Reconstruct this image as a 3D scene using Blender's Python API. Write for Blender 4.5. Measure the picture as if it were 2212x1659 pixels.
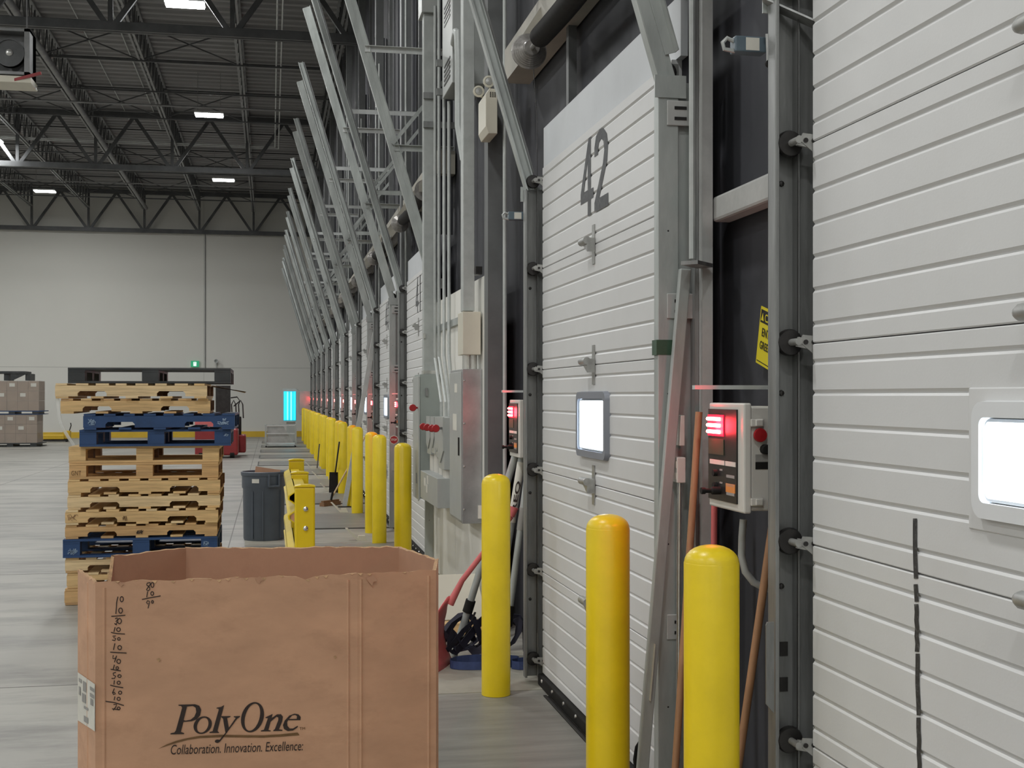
import bpy, math, random
from mathutils import Vector, Matrix

random.seed(11)
SC = bpy.context.scene
COL = SC.collection
for o in list(bpy.data.objects):
    bpy.data.objects.remove(o)

# ------------------------------------------------------------------ camera
FPX, HZ, VX, HC = 2700.0, 856.0, 585.0, 1.74      # focal length in px, horizon row, wall vanishing column, eye height
TH = math.atan((1106.0 - VX) / FPX)
SN, CS = math.sin(TH), math.cos(TH)
cam = bpy.data.cameras.new('camera')
cam.sensor_width = 36.0
cam.lens = 36.0 * FPX / 2212.0
cam.shift_y = (HZ - 829.5) / 2212.0
cam.clip_end = 300
camo = bpy.data.objects.new('camera', cam)
camo.location = (0, 0, HC)
camo.rotation_euler = (math.pi / 2, 0, -TH)
COL.objects.link(camo)
SC.camera = camo

# ------------------------------------------------------------------ world, exposure
w = bpy.data.worlds.new('world')
SC.world = w
w.use_nodes = True
w.node_tree.nodes['Background'].inputs[0].default_value = (0.75, 0.85, 1.0, 1)
w.node_tree.nodes['Background'].inputs[1].default_value = 0.6
SC.view_settings.view_transform = 'Standard'
SC.view_settings.look = 'None'
SC.view_settings.gamma = 1.0
SC.view_settings.use_curve_mapping = False
SC.view_settings.exposure = -0.1
LAMP_W = 235.0          # watts of each high-bay fixture
LAMP_COL = (0.985, 0.995, 0.985)

# ------------------------------------------------------------------ real-world placing helpers (camera at origin, Y along the dock wall, X to the wall)
def ray(x, y):
    u = (x - 1106.0) / FPX
    return Vector((SN + u * CS, CS - u * SN, (HZ - y) / FPX))
EYE = Vector((0, 0, HC))
def at(x, y, t): return EYE + ray(x, y) * t
def atX(x, y, X):
    r = ray(x, y); return EYE + r * (X / r.x)
def atY(x, y, Y):
    r = ray(x, y); return EYE + r * (Y / r.y)
def atZ(x, y, Z):
    r = ray(x, y); return EYE + r * ((Z - HC) / r.z)

# ------------------------------------------------------------------ materials
MATS = {}
def mat(name, col, rough=0.6, metal=0.0, var=0.12, scale=6.0, stretch=(1, 1, 1), bump=0.0, bscale=40.0,
        dirt=0.0, dirtcol=(0.05, 0.045, 0.04), dscale=3.0, emit=None, estr=0.0, alpha=1.0, spec=0.5, dlo=0.52, dhi=0.72):
    if name in MATS: return MATS[name]
    m = bpy.data.materials.new(name); m.use_nodes = True
    nt = m.node_tree; N = nt.nodes; L = nt.links
    b = N['Principled BSDF']
    b.inputs['Roughness'].default_value = rough
    b.inputs['Metallic'].default_value = metal
    b.inputs['Specular IOR Level'].default_value = spec
    if emit:
        b.inputs['Base Color'].default_value = (*col, 1)
        b.inputs['Emission Color'].default_value = (*emit, 1)
        b.inputs['Emission Strength'].default_value = estr
        MATS[name] = m; return m
    tc = N.new('ShaderNodeTexCoord'); mp = N.new('ShaderNodeMapping')
    mp.inputs['Scale'].default_value = stretch
    L.new(tc.outputs['Object'], mp.inputs['Vector'])
    nz = N.new('ShaderNodeTexNoise'); nz.inputs['Scale'].default_value = scale
    nz.inputs['Detail'].default_value = 5.0; nz.inputs['Roughness'].default_value = 0.6
    L.new(mp.outputs[0], nz.inputs['Vector'])
    rp = N.new('ShaderNodeValToRGB')
    lo = [max(0, c * (1 - var)) for c in col]; hi = [min(1, c * (1 + var)) for c in col]
    rp.color_ramp.elements[0].position = 0.3; rp.color_ramp.elements[0].color = (*lo, 1)
    rp.color_ramp.elements[1].position = 0.7; rp.color_ramp.elements[1].color = (*hi, 1)
    L.new(nz.outputs['Fac'], rp.inputs['Fac'])
    out = rp.outputs['Color']
    if dirt > 0:
        n2 = N.new('ShaderNodeTexNoise'); n2.inputs['Scale'].default_value = dscale; n2.inputs['Detail'].default_value = 8
        n2.inputs['Roughness'].default_value = 0.7
        L.new(mp.outputs[0], n2.inputs['Vector'])
        r2 = N.new('ShaderNodeValToRGB')
        r2.color_ramp.elements[0].position = dlo; r2.color_ramp.elements[0].color = (0, 0, 0, 1)
        r2.color_ramp.elements[1].position = dhi; r2.color_ramp.elements[1].color = (dirt, dirt, dirt, 1)
        L.new(n2.outputs['Fac'], r2.inputs['Fac'])
        mx = N.new('ShaderNodeMixRGB'); mx.inputs[2].default_value = (*dirtcol, 1)
        L.new(r2.outputs['Color'], mx.inputs[0]); L.new(out, mx.inputs[1]); out = mx.outputs[0]
    L.new(out, b.inputs['Base Color'])
    if bump > 0:
        n3 = N.new('ShaderNodeTexNoise'); n3.inputs['Scale'].default_value = bscale; n3.inputs['Detail'].default_value = 3
        L.new(mp.outputs[0], n3.inputs['Vector'])
        bp = N.new('ShaderNodeBump'); bp.inputs['Strength'].default_value = bump; bp.inputs['Distance'].default_value = 0.01
        L.new(n3.outputs['Fac'], bp.inputs['Height']); L.new(bp.outputs[0], b.inputs['Normal'])
    if alpha < 1: b.inputs['Alpha'].default_value = alpha
    MATS[name] = m
    return m

M_FLOOR = mat('concrete_floor', (0.345, 0.335, 0.30), 0.45, var=0.12, scale=0.5, stretch=(0.5, 1.8, 1), bump=0.06, bscale=9,
              dirt=0.8, dirtcol=(0.165, 0.16, 0.145), dscale=1.1, dlo=0.45, dhi=0.64)
M_CURB = mat('concrete_curb', (0.34, 0.325, 0.27), 0.6, var=0.15, scale=3, dirt=0.5, dirtcol=(0.22, 0.2, 0.17), dscale=2.5)
M_LEVEL = mat('leveler_steel', (0.225, 0.218, 0.195), 0.45, 0.25, var=0.25, scale=2.5, stretch=(0.4, 3, 1), bump=0.12, bscale=60,
              dirt=0.5, dirtcol=(0.30, 0.28, 0.25), dscale=3)
M_JOINT = mat('joint_filler', (0.2, 0.195, 0.18), 0.8)
M_DOOR = mat('door_white', (0.645, 0.645, 0.64), 0.45, var=0.03, scale=2.0, bump=0.03, bscale=120, dirt=0.12, dirtcol=(0.5, 0.47, 0.42), dscale=1.6)
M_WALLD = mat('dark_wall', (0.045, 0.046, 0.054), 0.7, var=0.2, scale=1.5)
M_WALLE = mat('end_wall_paint', (0.66, 0.655, 0.61), 0.6, var=0.03, scale=0.25)
M_BOARD = mat('white_board', (0.78, 0.77, 0.72), 0.55, var=0.04, scale=2, dirt=0.15, dirtcol=(0.45, 0.42, 0.36), dscale=1.5)
M_DECK = mat('roof_deck', (0.27, 0.268, 0.265), 0.7, var=0.25, scale=2.2, stretch=(0.15, 5, 1))
M_TRUSS = mat('truss_steel', (0.085, 0.088, 0.09), 0.5, 0.2, var=0.25, scale=3)
M_JOIST = mat('joist_steel', (0.24, 0.243, 0.245), 0.45, 0.3, var=0.2, scale=3)
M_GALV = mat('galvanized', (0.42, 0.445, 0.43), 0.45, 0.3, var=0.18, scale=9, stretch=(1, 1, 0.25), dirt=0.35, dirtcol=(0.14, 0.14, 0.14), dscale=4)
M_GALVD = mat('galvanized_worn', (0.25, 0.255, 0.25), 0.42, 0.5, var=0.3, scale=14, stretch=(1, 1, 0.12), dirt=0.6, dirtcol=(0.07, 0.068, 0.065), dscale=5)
M_GALVB = mat('galvanized_bright', (0.62, 0.64, 0.63), 0.4, 0.3, var=0.08, scale=9)
M_POST = mat('post_grey', (0.44, 0.445, 0.43), 0.5, 0.1, var=0.12, scale=5, dirt=0.25, dirtcol=(0.12, 0.12, 0.12))
M_COLM = mat('column_dark', (0.13, 0.135, 0.135), 0.5, 0.1, var=0.15, scale=4)
M_ZINCD = mat('zinc_dull', (0.36, 0.36, 0.345), 0.4, 0.5, var=0.2, scale=20)
M_HEAD = mat('header_sheet', (0.58, 0.60, 0.62), 0.5, var=0.05, scale=3, dirt=0.15, dirtcol=(0.3, 0.3, 0.29))
M_BEAM = mat('girt_beige', (0.36, 0.34, 0.29), 0.55, var=0.12, scale=4, dirt=0.3, dirtcol=(0.2, 0.18, 0.15))
M_BLACK = mat('black_rubber', (0.016, 0.015, 0.014), 0.7, var=0.3, scale=20, spec=0.2)
M_BLKM = mat('black_metal', (0.03, 0.028, 0.027), 0.35, 0.4, var=0.3, scale=12)
M_DRUM = mat('drum_cast', (0.30, 0.285, 0.27), 0.35, 0.6, var=0.3, scale=12)
M_CHROME = mat('bright_zinc', (0.72, 0.72, 0.7), 0.22, 0.9, var=0.1, scale=20)
M_ZINC = mat('zinc_plate', (0.5, 0.5, 0.48), 0.35, 0.6, var=0.15, scale=20)
M_YEL = mat('bollard_yellow', (0.78, 0.575, 0.010), 0.34, var=0.06, scale=5, dirt=0.12, dirtcol=(0.45, 0.33, 0.02), dscale=4)
M_YELB = mat('kerb_yellow', (0.66, 0.43, 0.03), 0.5, var=0.1, scale=2)
M_CARD = mat('cardboard', (0.56, 0.325, 0.20), 0.75, var=0.12, scale=3, stretch=(1, 1, 2), bump=0.03, bscale=30, dirt=0.3, dirtcol=(0.27, 0.14, 0.075), dscale=3.2)
M_CARDI = mat('cardboard_inside', (0.47, 0.265, 0.165), 0.8, var=0.12, scale=3, dirt=0.35, dirtcol=(0.2, 0.1, 0.06), dscale=3)
M_CARDE = mat('cardboard_edge', (0.45, 0.28, 0.15), 0.9, var=0.3, scale=60)
M_INK = mat('print_ink', (0.03, 0.018, 0.014), 0.7, var=0.2, scale=30)
M_INKB = mat('print_ink_brown', (0.16, 0.085, 0.03), 0.7, var=0.2, scale=30)
M_PAPER = mat('label_paper', (0.66, 0.64, 0.57), 0.7, var=0.05, scale=15)
M_PAPERG = mat('label_print_grey', (0.3, 0.29, 0.27), 0.7)
M_MARK = mat('marker_black', (0.03, 0.03, 0.032), 0.6, var=0.4, scale=60, dirt=0.5, dirtcol=(0.3, 0.3, 0.29), dscale=70)
M_NUM = mat('stencil_grey', (0.06, 0.063, 0.067), 0.6, var=0.3, scale=25, dirt=0.25, dirtcol=(0.45, 0.45, 0.43), dscale=22)
WOODC = [(0.70, 0.48, 0.225), (0.62, 0.39, 0.175), (0.76, 0.58, 0.33), (0.52, 0.32, 0.15)]
M_WOOD = [mat('pallet_wood_%s' % n, c, 0.75, var=0.22, scale=5, stretch=(0.5, 6, 9), dirt=0.45, dirtcol=(0.2, 0.11, 0.05), dscale=2.2)
          for n, c in zip(('honey', 'amber', 'pale', 'brown'), WOODC)]
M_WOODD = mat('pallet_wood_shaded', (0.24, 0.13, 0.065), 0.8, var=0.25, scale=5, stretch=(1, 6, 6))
M_BLUE = mat('pallet_blue', (0.016, 0.055, 0.155), 0.6, var=0.25, scale=5, dirt=0.35, dirtcol=(0.02, 0.03, 0.06), dscale=5)
M_PALE = mat('chalk_blue', (0.33, 0.45, 0.6), 0.8)
M_PLAS = mat('pallet_black', (0.03, 0.034, 0.036), 0.5, var=0.3, scale=6, dirt=0.3, dirtcol=(0.10, 0.10, 0.09))
M_HANDLE = mat('broom_wood', (0.36, 0.19, 0.095), 0.5, var=0.15, scale=10, stretch=(4, 4, 0.5))
M_HANDL2 = mat('broom_wood_pale', (0.6, 0.44, 0.24), 0.5, var=0.12, scale=10)
M_RED = mat('red_plastic', (0.60, 0.14, 0.14), 0.4, var=0.1, scale=8)
M_REDB = mat('red_button', (0.36, 0.012, 0.016), 0.4, var=0.05)
M_REDT = mat('truck_red', (0.26, 0.02, 0.022), 0.4, var=0.1)
M_BOXW = mat('enclosure_offwhite', (0.62, 0.60, 0.55), 0.4, var=0.04, scale=4)
M_CREAM = mat('cream_plastic', (0.62, 0.59, 0.49), 0.45, var=0.03)
M_ENC = mat('enclosure_grey', (0.42, 0.435, 0.42), 0.4, 0.15, var=0.07, scale=4, dirt=0.15, dirtcol=(0.22, 0.22, 0.21))
M_ENCG = mat('enclosure_green_grey', (0.32, 0.355, 0.335), 0.4, 0.1, var=0.06, scale=3)
M_ENCZ = mat('enclosure_galvanized', (0.40, 0.41, 0.41), 0.33, 0.55, var=0.2, scale=5)
M_COND = mat('conduit_zinc', (0.44, 0.46, 0.445), 0.5, 0.2, var=0.1, scale=10)
M_CAN = mat('trash_can_grey', (0.085, 0.10, 0.12), 0.45, var=0.1, scale=6)
M_STRAPB = mat('strap_blue', (0.035, 0.055, 0.15), 0.7, var=0.2, scale=20)
M_STRAPK = mat('strap_navy', (0.018, 0.018, 0.035), 0.7, var=0.2, scale=20)
M_SIGN = mat('sign_yellow', (0.72, 0.6, 0.02), 0.45, var=0.03)
M_TAPE = mat('green_tape', (0.04, 0.085, 0.05), 0.5, var=0.2, scale=20)
M_ORANGE = mat('label_orange', (0.75, 0.28, 0.06), 0.6)
M_WRAP = mat('stretch_film', (0.8, 0.8, 0.78), 0.12, var=0.02, alpha=0.18)
M_CARTON = mat('carton_brown', (0.30, 0.215, 0.15), 0.7, var=0.12, scale=3)
M_PICT = mat('pictogram_white', (0.8, 0.9, 0.85), 0.5, emit=(0.8, 1, 0.9), estr=1.0)
M_EXIT = mat('exit_green', (0.02, 0.35, 0.16), 0.5, emit=(0.03, 0.5, 0.25), estr=0.35)
M_LED = mat('led_red', (0.8, 0.05, 0.05), 0.4, emit=(1.0, 0.12, 0.10), estr=34.0)
M_LEDS = mat('led_red_surround', (0.5, 0.01, 0.03), 0.4, emit=(1.0, 0.01, 0.05), estr=1.4)
M_TUBE = mat('lamp_lens', (1, 1, 1), 0.4, emit=LAMP_COL, estr=26.0)
M_CYAN = mat('cyan_tube', (0.1, 0.9, 1.0), 0.4, emit=(0.0, 0.70, 0.92), estr=1.15)
M_CYANB = mat('cyan_reflector_glow', (0.05, 0.5, 0.65), 0.5, emit=(0.0, 0.36, 0.48), estr=1.0)  # emission stands in for tube light falling on the reflector
M_PANE = mat('daylight_pane', (0.9, 0.95, 1), 0.2, emit=(0.74, 0.87, 1.0), estr=9.0)
M_PANEE = mat('pane_spacer', (0.75, 0.8, 0.85), 0.3, var=0.02)
M_WFRAME = mat('window_frame_white', (0.72, 0.73, 0.74), 0.4, var=0.02)
M_WFRAMD = mat('window_frame_grey', (0.22, 0.235, 0.27), 0.4, var=0.04)

# ------------------------------------------------------------------ mesh helpers
class MB:
    def __init__(s): s.v = []; s.f = []
    def add(s, vs, fs):
        n = len(s.v); s.v += [tuple(p) for p in vs]; s.f += [tuple(i + n for i in f) for f in fs]; return s
    def box(s, x0, x1, y0, y1, z0, z1):
        if x0 > x1: x0, x1 = x1, x0
        if y0 > y1: y0, y1 = y1, y0
        if z0 > z1: z0, z1 = z1, z0
        return s.add([(x0, y0, z0), (x1, y0, z0), (x1, y1, z0), (x0, y1, z0), (x0, y0, z1), (x1, y0, z1), (x1, y1, z1), (x0, y1, z1)],
                     [(0, 3, 2, 1), (4, 5, 6, 7), (0, 1, 5, 4), (1, 2, 6, 5), (2, 3, 7, 6), (3, 0, 4, 7)])
    def bar(s, p, q, w, h, up=(0, 0, 1)):
        p = Vector(p); q = Vector(q); d = (q - p).normalized(); up = Vector(up)
        a = d.cross(up)
        if a.length < 1e-4: a = d.cross(Vector((1, 0, 0)))
        a.normalize(); b = a.cross(d).normalized()
        a = a * (w / 2); b = b * (h / 2)
        return s.add([p - a - b, p + a - b, p + a + b, p - a + b, q - a - b, q + a - b, q + a + b, q - a + b],
                     [(0, 3, 2, 1), (4, 5, 6, 7), (0, 1, 5, 4), (1, 2, 6, 5), (2, 3, 7, 6), (3, 0, 4, 7)])
    def tube(s, pts, r, n=10):
        pts = [Vector(p) for p in pts]; rs = r if isinstance(r, (list, tuple)) else [r] * len(pts)
        base = len(s.v); prev = None
        for i, p in enumerate(pts):
            d = (pts[min(i + 1, len(pts) - 1)] - pts[max(i - 1, 0)]).normalized()
            if prev is None:
                a = d.cross(Vector((0, 0, 1)))
                if a.length < 1e-3: a = d.cross(Vector((1, 0, 0)))
            else:
                a = prev - d * prev.dot(d)
            a.normalize(); prev = a; b = d.cross(a)
            for k in range(n):
                t = 2 * math.pi * k / n
                s.v.append(tuple(p + (a * math.cos(t) + b * math.sin(t)) * rs[i]))
        for i in range(len(pts) - 1):
            for k in range(n):
                k2 = (k + 1) % n
                s.f.append((base + i * n + k, base + i * n + k2, base + (i + 1) * n + k2, base + (i + 1) * n + k))
        s.f.append(tuple(base + k for k in range(n))[::-1]); s.f.append(tuple(base + (len(pts) - 1) * n + k for k in range(n)))
        return s
    def cyl(s, p, q, r, n=16): return s.tube([p, q], r, n)
    def lathe(s, c, prof, n=28, axis='z'):
        c = Vector(c); base = len(s.v)
        for r, h in prof:
            for k in range(n):
                t = 2 * math.pi * k / n
                if axis == 'z': p = (c.x + r * math.cos(t), c.y + r * math.sin(t), c.z + h)
                elif axis == 'y': p = (c.x + r * math.cos(t), c.y + h, c.z + r * math.sin(t))
                else: p = (c.x + h, c.y + r * math.cos(t), c.z + r * math.sin(t))
                s.v.append(p)
        for i in range(len(prof) - 1):
            for k in range(n):
                k2 = (k + 1) % n
                s.f.append((base + i * n + k, base + i * n + k2, base + (i + 1) * n + k2, base + (i + 1) * n + k))
        if prof[0][0] > 1e-4: s.f.append(tuple(base + k for k in range(n))[::-1])
        if prof[-1][0] > 1e-4: s.f.append(tuple(base + (len(prof) - 1) * n + k for k in range(n)))
        return s
    def prism(s, poly, fn, a, b):
        n = len(poly); base = len(s.v)
        for h in (a, b):
            for p in poly: s.v.append(tuple(fn(p[0], p[1], h)))
        s.f.append(tuple(range(base + n - 1, base - 1, -1))); s.f.append(tuple(range(base + n, base + 2 * n)))
        for i in range(n):
            j = (i + 1) % n
            s.f.append((base + i, base + j, base + n + j, base + n + i))
        return s
    def ribbon(s, pts, width, up):
        """flat strap of given width (direction up) and small thickness along points"""
        pts = [Vector(p) for p in pts]; up = Vector(up).normalized() * (width / 2); base = len(s.v)
        for i, p in enumerate(pts):
            d = (pts[min(i + 1, len(pts) - 1)] - pts[max(i - 1, 0)]).normalized()
            nrm = d.cross(up).normalized() * 0.002
            for q in (p - up - nrm, p + up - nrm, p + up + nrm, p - up + nrm): s.v.append(tuple(q))
        for i in range(len(pts) - 1):
            for k in range(4):
                k2 = (k + 1) % 4
                s.f.append((base + i * 4 + k, base + i * 4 + k2, base + (i + 1) * 4 + k2, base + (i + 1) * 4 + k))
        e = base + (len(pts) - 1) * 4
        s.f.append((base + 3, base + 2, base + 1, base)); s.f.append((e, e + 1, e + 2, e + 3))
        return s
    def build(s, name, m, parent=None, smooth=False, bevel=0.0, fix=True):
        L = wloc(parent) if parent else Vector((0, 0, 0))
        me = bpy.data.meshes.new(name)
        me.from_pydata([(p[0] - L.x, p[1] - L.y, p[2] - L.z) for p in s.v], [], s.f)
        me.validate()
        if fix:
            import bmesh
            bm = bmesh.new(); bm.from_mesh(me); bmesh.ops.recalc_face_normals(bm, faces=bm.faces); bm.to_mesh(me); bm.free()
        me.materials.append(m)
        if smooth:
            me.polygons.foreach_set('use_smooth', [True] * len(me.polygons))
            try: me.set_sharp_from_angle(angle=math.radians(40))
            except Exception: pass
        o = bpy.data.objects.new(name, me); COL.objects.link(o)
        if parent: o.parent = parent
        if bevel > 0:
            b = o.modifiers.new('edge_bevel', 'BEVEL'); b.width = bevel; b.segments = 2; b.limit_method = 'ANGLE'
        return o
def wloc(o):
    l = Vector((0, 0, 0))
    while o is not None: l += o.location; o = o.parent
    return l
def box(name, m, parent, *a, bevel=0.0): return MB().box(*a).build(name, m, parent, bevel=bevel)
def tag(o, label=None, cat=None, group=None, kind=None):
    if label: o['label'] = label
    if cat: o['category'] = cat
    if group: o['group'] = group
    if kind: o['kind'] = kind
    return o
def thing(name, loc, label=None, cat=None, group=None, kind=None):
    o = bpy.data.objects.new(name, None); o.empty_display_size = 0.1
    COL.objects.link(o); o.location = loc
    return tag(o, label, cat, group, kind)
def tree_copy(o, parent=None):
    c = o.copy(); COL.objects.link(c); c.parent = parent
    for ch in o.children: tree_copy(ch, c)
    return c
def recolor(o, old, new):
    if o.type == 'MESH' and o.data.materials and o.data.materials[0] == old:
        o.data = o.data.copy(); o.data.materials[0] = new
    for ch in o.children: recolor(ch, old, new)
def curve_mesh(build):
    c = build(); o = bpy.data.objects.new('tmp', c); COL.objects.link(o)
    dg = bpy.context.evaluated_depsgraph_get(); dg.update()
    me = bpy.data.meshes.new_from_object(o.evaluated_get(dg))
    bpy.data.objects.remove(o)
    v = [tuple(p.co) for p in me.vertices]; f = [tuple(p.vertices) for p in me.polygons]
    bpy.data.meshes.remove(me)
    return v, f
def text2d(s, shear=0.0, space=1.0, bold=0.0):
    def b():
        c = bpy.data.curves.new('t', 'FONT'); c.body = s; c.shear = shear; c.space_character = space; c.offset = bold
        c.resolution_u = 4
        return c
    return curve_mesh(b)
def fill2d(loops):
    def b():
        c = bpy.data.curves.new('t', 'CURVE'); c.dimensions = '2D'; c.fill_mode = 'BOTH'
        for lp in loops:
            sp = c.splines.new('POLY'); sp.points.add(len(lp) - 1)
            for i, p in enumerate(lp): sp.points[i].co = (p[0], p[1], 0, 1)
            sp.use_cyclic_u = True
        return c
    return curve_mesh(b)
def text_on(name, s, m, parent, org, ux, uz, width, height, shear=0.0, bold=0.0, space=1.0, align=0.0):
    """flat lettering: fits string s in width x height from the lower-left corner org along unit axes ux, uz"""
    v, f = text2d(s, shear, space, bold)
    x0 = min(p[0] for p in v); x1 = max(p[0] for p in v); y0 = min(p[1] for p in v); y1 = max(p[1] for p in v)
    org = Vector(org); ux = Vector(ux).normalized(); uz = Vector(uz).normalized()
    mb = MB()
    mb.add([org + ux * ((p[0] - x0) / (x1 - x0) * width) + uz * ((p[1] - y0) / (y1 - y0) * height) for p in v], f)
    return mb.build(name, m, parent, fix=False)

YL0, PITCH, DW = 7.37, 3.83, 2.47      # far edge of door 42, door pitch, door width
XD = 1.61                              # room-side face of the dock doors
def yl(k): return YL0 + PITCH * k
KS = [-1, 0] + list(range(2, 12))
ORD = ['first', 'second', 'third', 'fourth', 'fifth', 'sixth', 'seventh', 'eighth', 'ninth', 'tenth', 'eleventh']
def which(k):
    if k == -1: return 'the nearest dock door with the marker line'
    if k == 0: return 'dock door 42'
    return 'the %s door beyond the electrical panels' % ORD[k - 2]

# ================================================================== LAMPS (high-bay fixtures the hall has, plus unseen ones added for light)
def high_bay(x, y, z, label):
    r = thing('high_bay_lamp', (x, y, z), label, 'lamp', 'linear high-bay lamps under the roof')
    box('housing', M_GALVB, r, x - .38, x + .38, y - .22, y + .22, z + .02, z + .07)
    for s in (-.12, .12):
        MB().box(x - .36, x + .36, y + s - .07, y + s + .07, z - .012, z + .02).build('lens', M_TUBE, r)
    for s in (-.3, .3):
        MB().cyl((x + s, y, z + .07), (x + s, y, 10.55), .006, 6).build('hanger', M_JOIST, r)
    l = bpy.data.lights.new('lamp_light', 'AREA'); l.shape = 'RECTANGLE'; l.size = .72; l.size_y = .4
    l.energy = LAMP_W; l.color = LAMP_COL
    lo = bpy.data.objects.new('lamp_light', l); COL.objects.link(lo); lo.location = (0, 0, -.03); lo.parent = r
    return r
LZ = 9.3
_rows = ['row beside the dock wall', 'row above the pallet stack', 'row over the middle of the hall', 'row over the far side of the hall']
_n = {0: 0, 1: 0, 2: 0, 3: 0}
def lamp_at(row, x, y):
    _n[row] += 1
    high_bay(x, y, LZ, 'white linear high-bay lamp, %s in the %s' % (ORD[_n[row] - 1], _rows[row]))
for y in (-13.5, -8.5, -3.0, 4.8, 14.5, 24.9, 34.6, 44.9): lamp_at(0, -1.63, y)  # lamps near and behind the camera unseen, added to light box and pallet fronts
for y in (-9.0, 0.5, 10.0, 19.6, 29.4, 39.3, 48.6): lamp_at(1, -8.2, y)
for y in (-13.5, -4.0, 5.5, 15.0, 24.6, 34.4, 44.5): lamp_at(2, -14.8, y)
for y in (-9.0, 0.5, 10.0, 19.6, 29.4, 39.3, 48.6): lamp_at(3, -21.4, y)

# ================================================================== STRUCTURE
YE = 54.7                      # end wall
XW = 1.82                      # dark dock wall
floor = thing('floor', (0, 0, 0), kind='structure')
box('floor_slab', M_FLOOR, floor, -28, 2.2, -17, YE + .3, -.2, 0)
for i, X in enumerate((-.48, -5.2, -10.1)):                       # saw-cut joints along the hall
    box('floor_joint', M_JOINT, floor, X - .006, X + .006, -10, YE, -.001, .0012)
for Y in (7.9, 12.9, 17.9, 23, 28.6, 35, 43):
    box('floor_joint', M_JOINT, floor, -20, -.49, Y - .006, Y + .006, -.001, .0012)
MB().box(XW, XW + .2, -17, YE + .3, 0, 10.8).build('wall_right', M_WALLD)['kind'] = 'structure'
we = thing('wall_end', (0, YE, 0), kind='structure')
ys = [-28, -20.5, -13.5, -2.8, 2.2]
for a, b in zip(ys[:-1], ys[1:]):
    for z0, z1 in ((0, 2.95), (2.96, 10.8)):
        box('wall_sheet', M_WALLE, we, a + .004, b - .004, YE, YE + .15, z0, z1)
box('backing', M_JOINT, we, -28, 2.2, YE + .012, YE + .25, 0, 10.8)
tag(box('baseboard_end', M_YELB, None, -28, 1.8, YE - .06, YE - .001, 0, .24), kind='structure')
tag(MB().box(-28.2, -28, -17, YE, 0, 10.8).build('wall_left', M_WALLE), kind='structure')
tag(MB().box(-28, 2.2, -17.2, -17, 0, 10.8).build('wall_back', M_WALLE), kind='structure')

# ---- roof deck, girders, joists
ce = thing('ceiling', (0, 0, 10.5), kind='structure')
mb = MB(); prof = []
Y = -17.0
while Y < YE:                                    # ribbed deck
    prof += [(Y, 10.46), (Y + .16, 10.46), (Y + .2, 10.54), (Y + .36, 10.54)]; Y += .4
n = len(prof); vs = []
for X in (-28, 2.0):
    for p in prof: vs.append((X, p[0], p[1]))
mb.add(vs, [(i, i + 1, n + i + 1, n + i) for i in range(n - 1)])
mb.build('roof_deck', M_DECK, ce, fix=False)
GZ0, GZ1 = 8.6, 10.2
JX = [-.72 - 2.24 * i for i in range(-1, 9)]
for gi, Y in enumerate((-5.5, 9.5, 24.5, 39.5, 54.35)):
    g = thing('ceiling_girder', (0, Y, GZ0), kind='structure')
    x0, x1 = -19.5, 1.75
    box('bottom_chord', M_TRUSS, g, x0, x1, Y - .1, Y - .02, GZ0, GZ0 + .16)
    box('bottom_chord', M_TRUSS, g, x0, x1, Y + .02, Y + .1, GZ0, GZ0 + .16)
    box('top_chord', M_TRUSS, g, x0, x1, Y - .1, Y + .1, GZ1, GZ1 + .16)
    if Y < 20: continue
    for X in JX:
        if X < x0 + 1: continue
        MB().bar((X, Y, GZ0 + .1), (X, Y, GZ1), .09, .07, (0, 1, 0)).build('web_post', M_TRUSS, g)
        for s in (-1, 1):
            if X + s * 1.12 > x1: continue
            MB().bar((X + s * .06, Y, GZ0 + .1), (X + s * 1.1, Y, GZ1 + .02), .1, .08, (0, 1, 0)).build('web_diagonal', M_TRUSS, g)
JZ0, JZ1 = 9.56, 10.4
for X in JX:
    if X > 1.6: continue
    j = thing('ceiling_joist', (X, 20, JZ0), kind='structure')
    for s in (-.045, .045):
        box('bottom_chord', M_JOIST, j, X + s - .025, X + s + .025, 10, 54.2, JZ0, JZ0 + .055)
    box('top_chord', M_JOIST, j, X - .06, X + .06, 10, 54.2, JZ1, JZ1 + .055)
    m2 = MB(); Y = 10.2
    while Y < 54:
        m2.bar((X, Y, JZ0 + .03), (X, Y + .38, JZ1 + .02), .028, .028); m2.bar((X, Y + .38, JZ1 + .02), (X, Y + .76, JZ0 + .03), .028, .028)
        m2.bar((X, Y + .76, JZ0 + .03), (X, Y + .76, JZ1), .02, .02)
        Y += .76
    tag(m2.build('web_rods', M_TRUSS, j), kind='stuff')
for i, Y in enumerate((20.5, 23, 27.2, 30.2, 33.2, 36.4, 42, 45.2, 48.2, 51.2)):
    b = thing('ceiling_bridging', (0, Y, JZ0), kind='structure')
    box('bridging_bar', M_TRUSS, b, -19, 1.5, Y - .02, Y + .02, JZ0 - .03, JZ0 + .01)
    box('bridging_bar', M_TRUSS, b, -19, 1.5, Y - .02, Y + .02, JZ1 - .06, JZ1 - .02)
    if i % 2 == 1:
        for X in JX[1:-1]:
            MB().bar((X, Y + .05, JZ0), (X - 2.24, Y + .05, JZ1), .03, .03).build('cross_brace', M_TRUSS, b)
            MB().bar((X, Y - .05, JZ1), (X - 2.24, Y - .05, JZ0), .03, .03).build('cross_brace', M_TRUSS, b)

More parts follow.
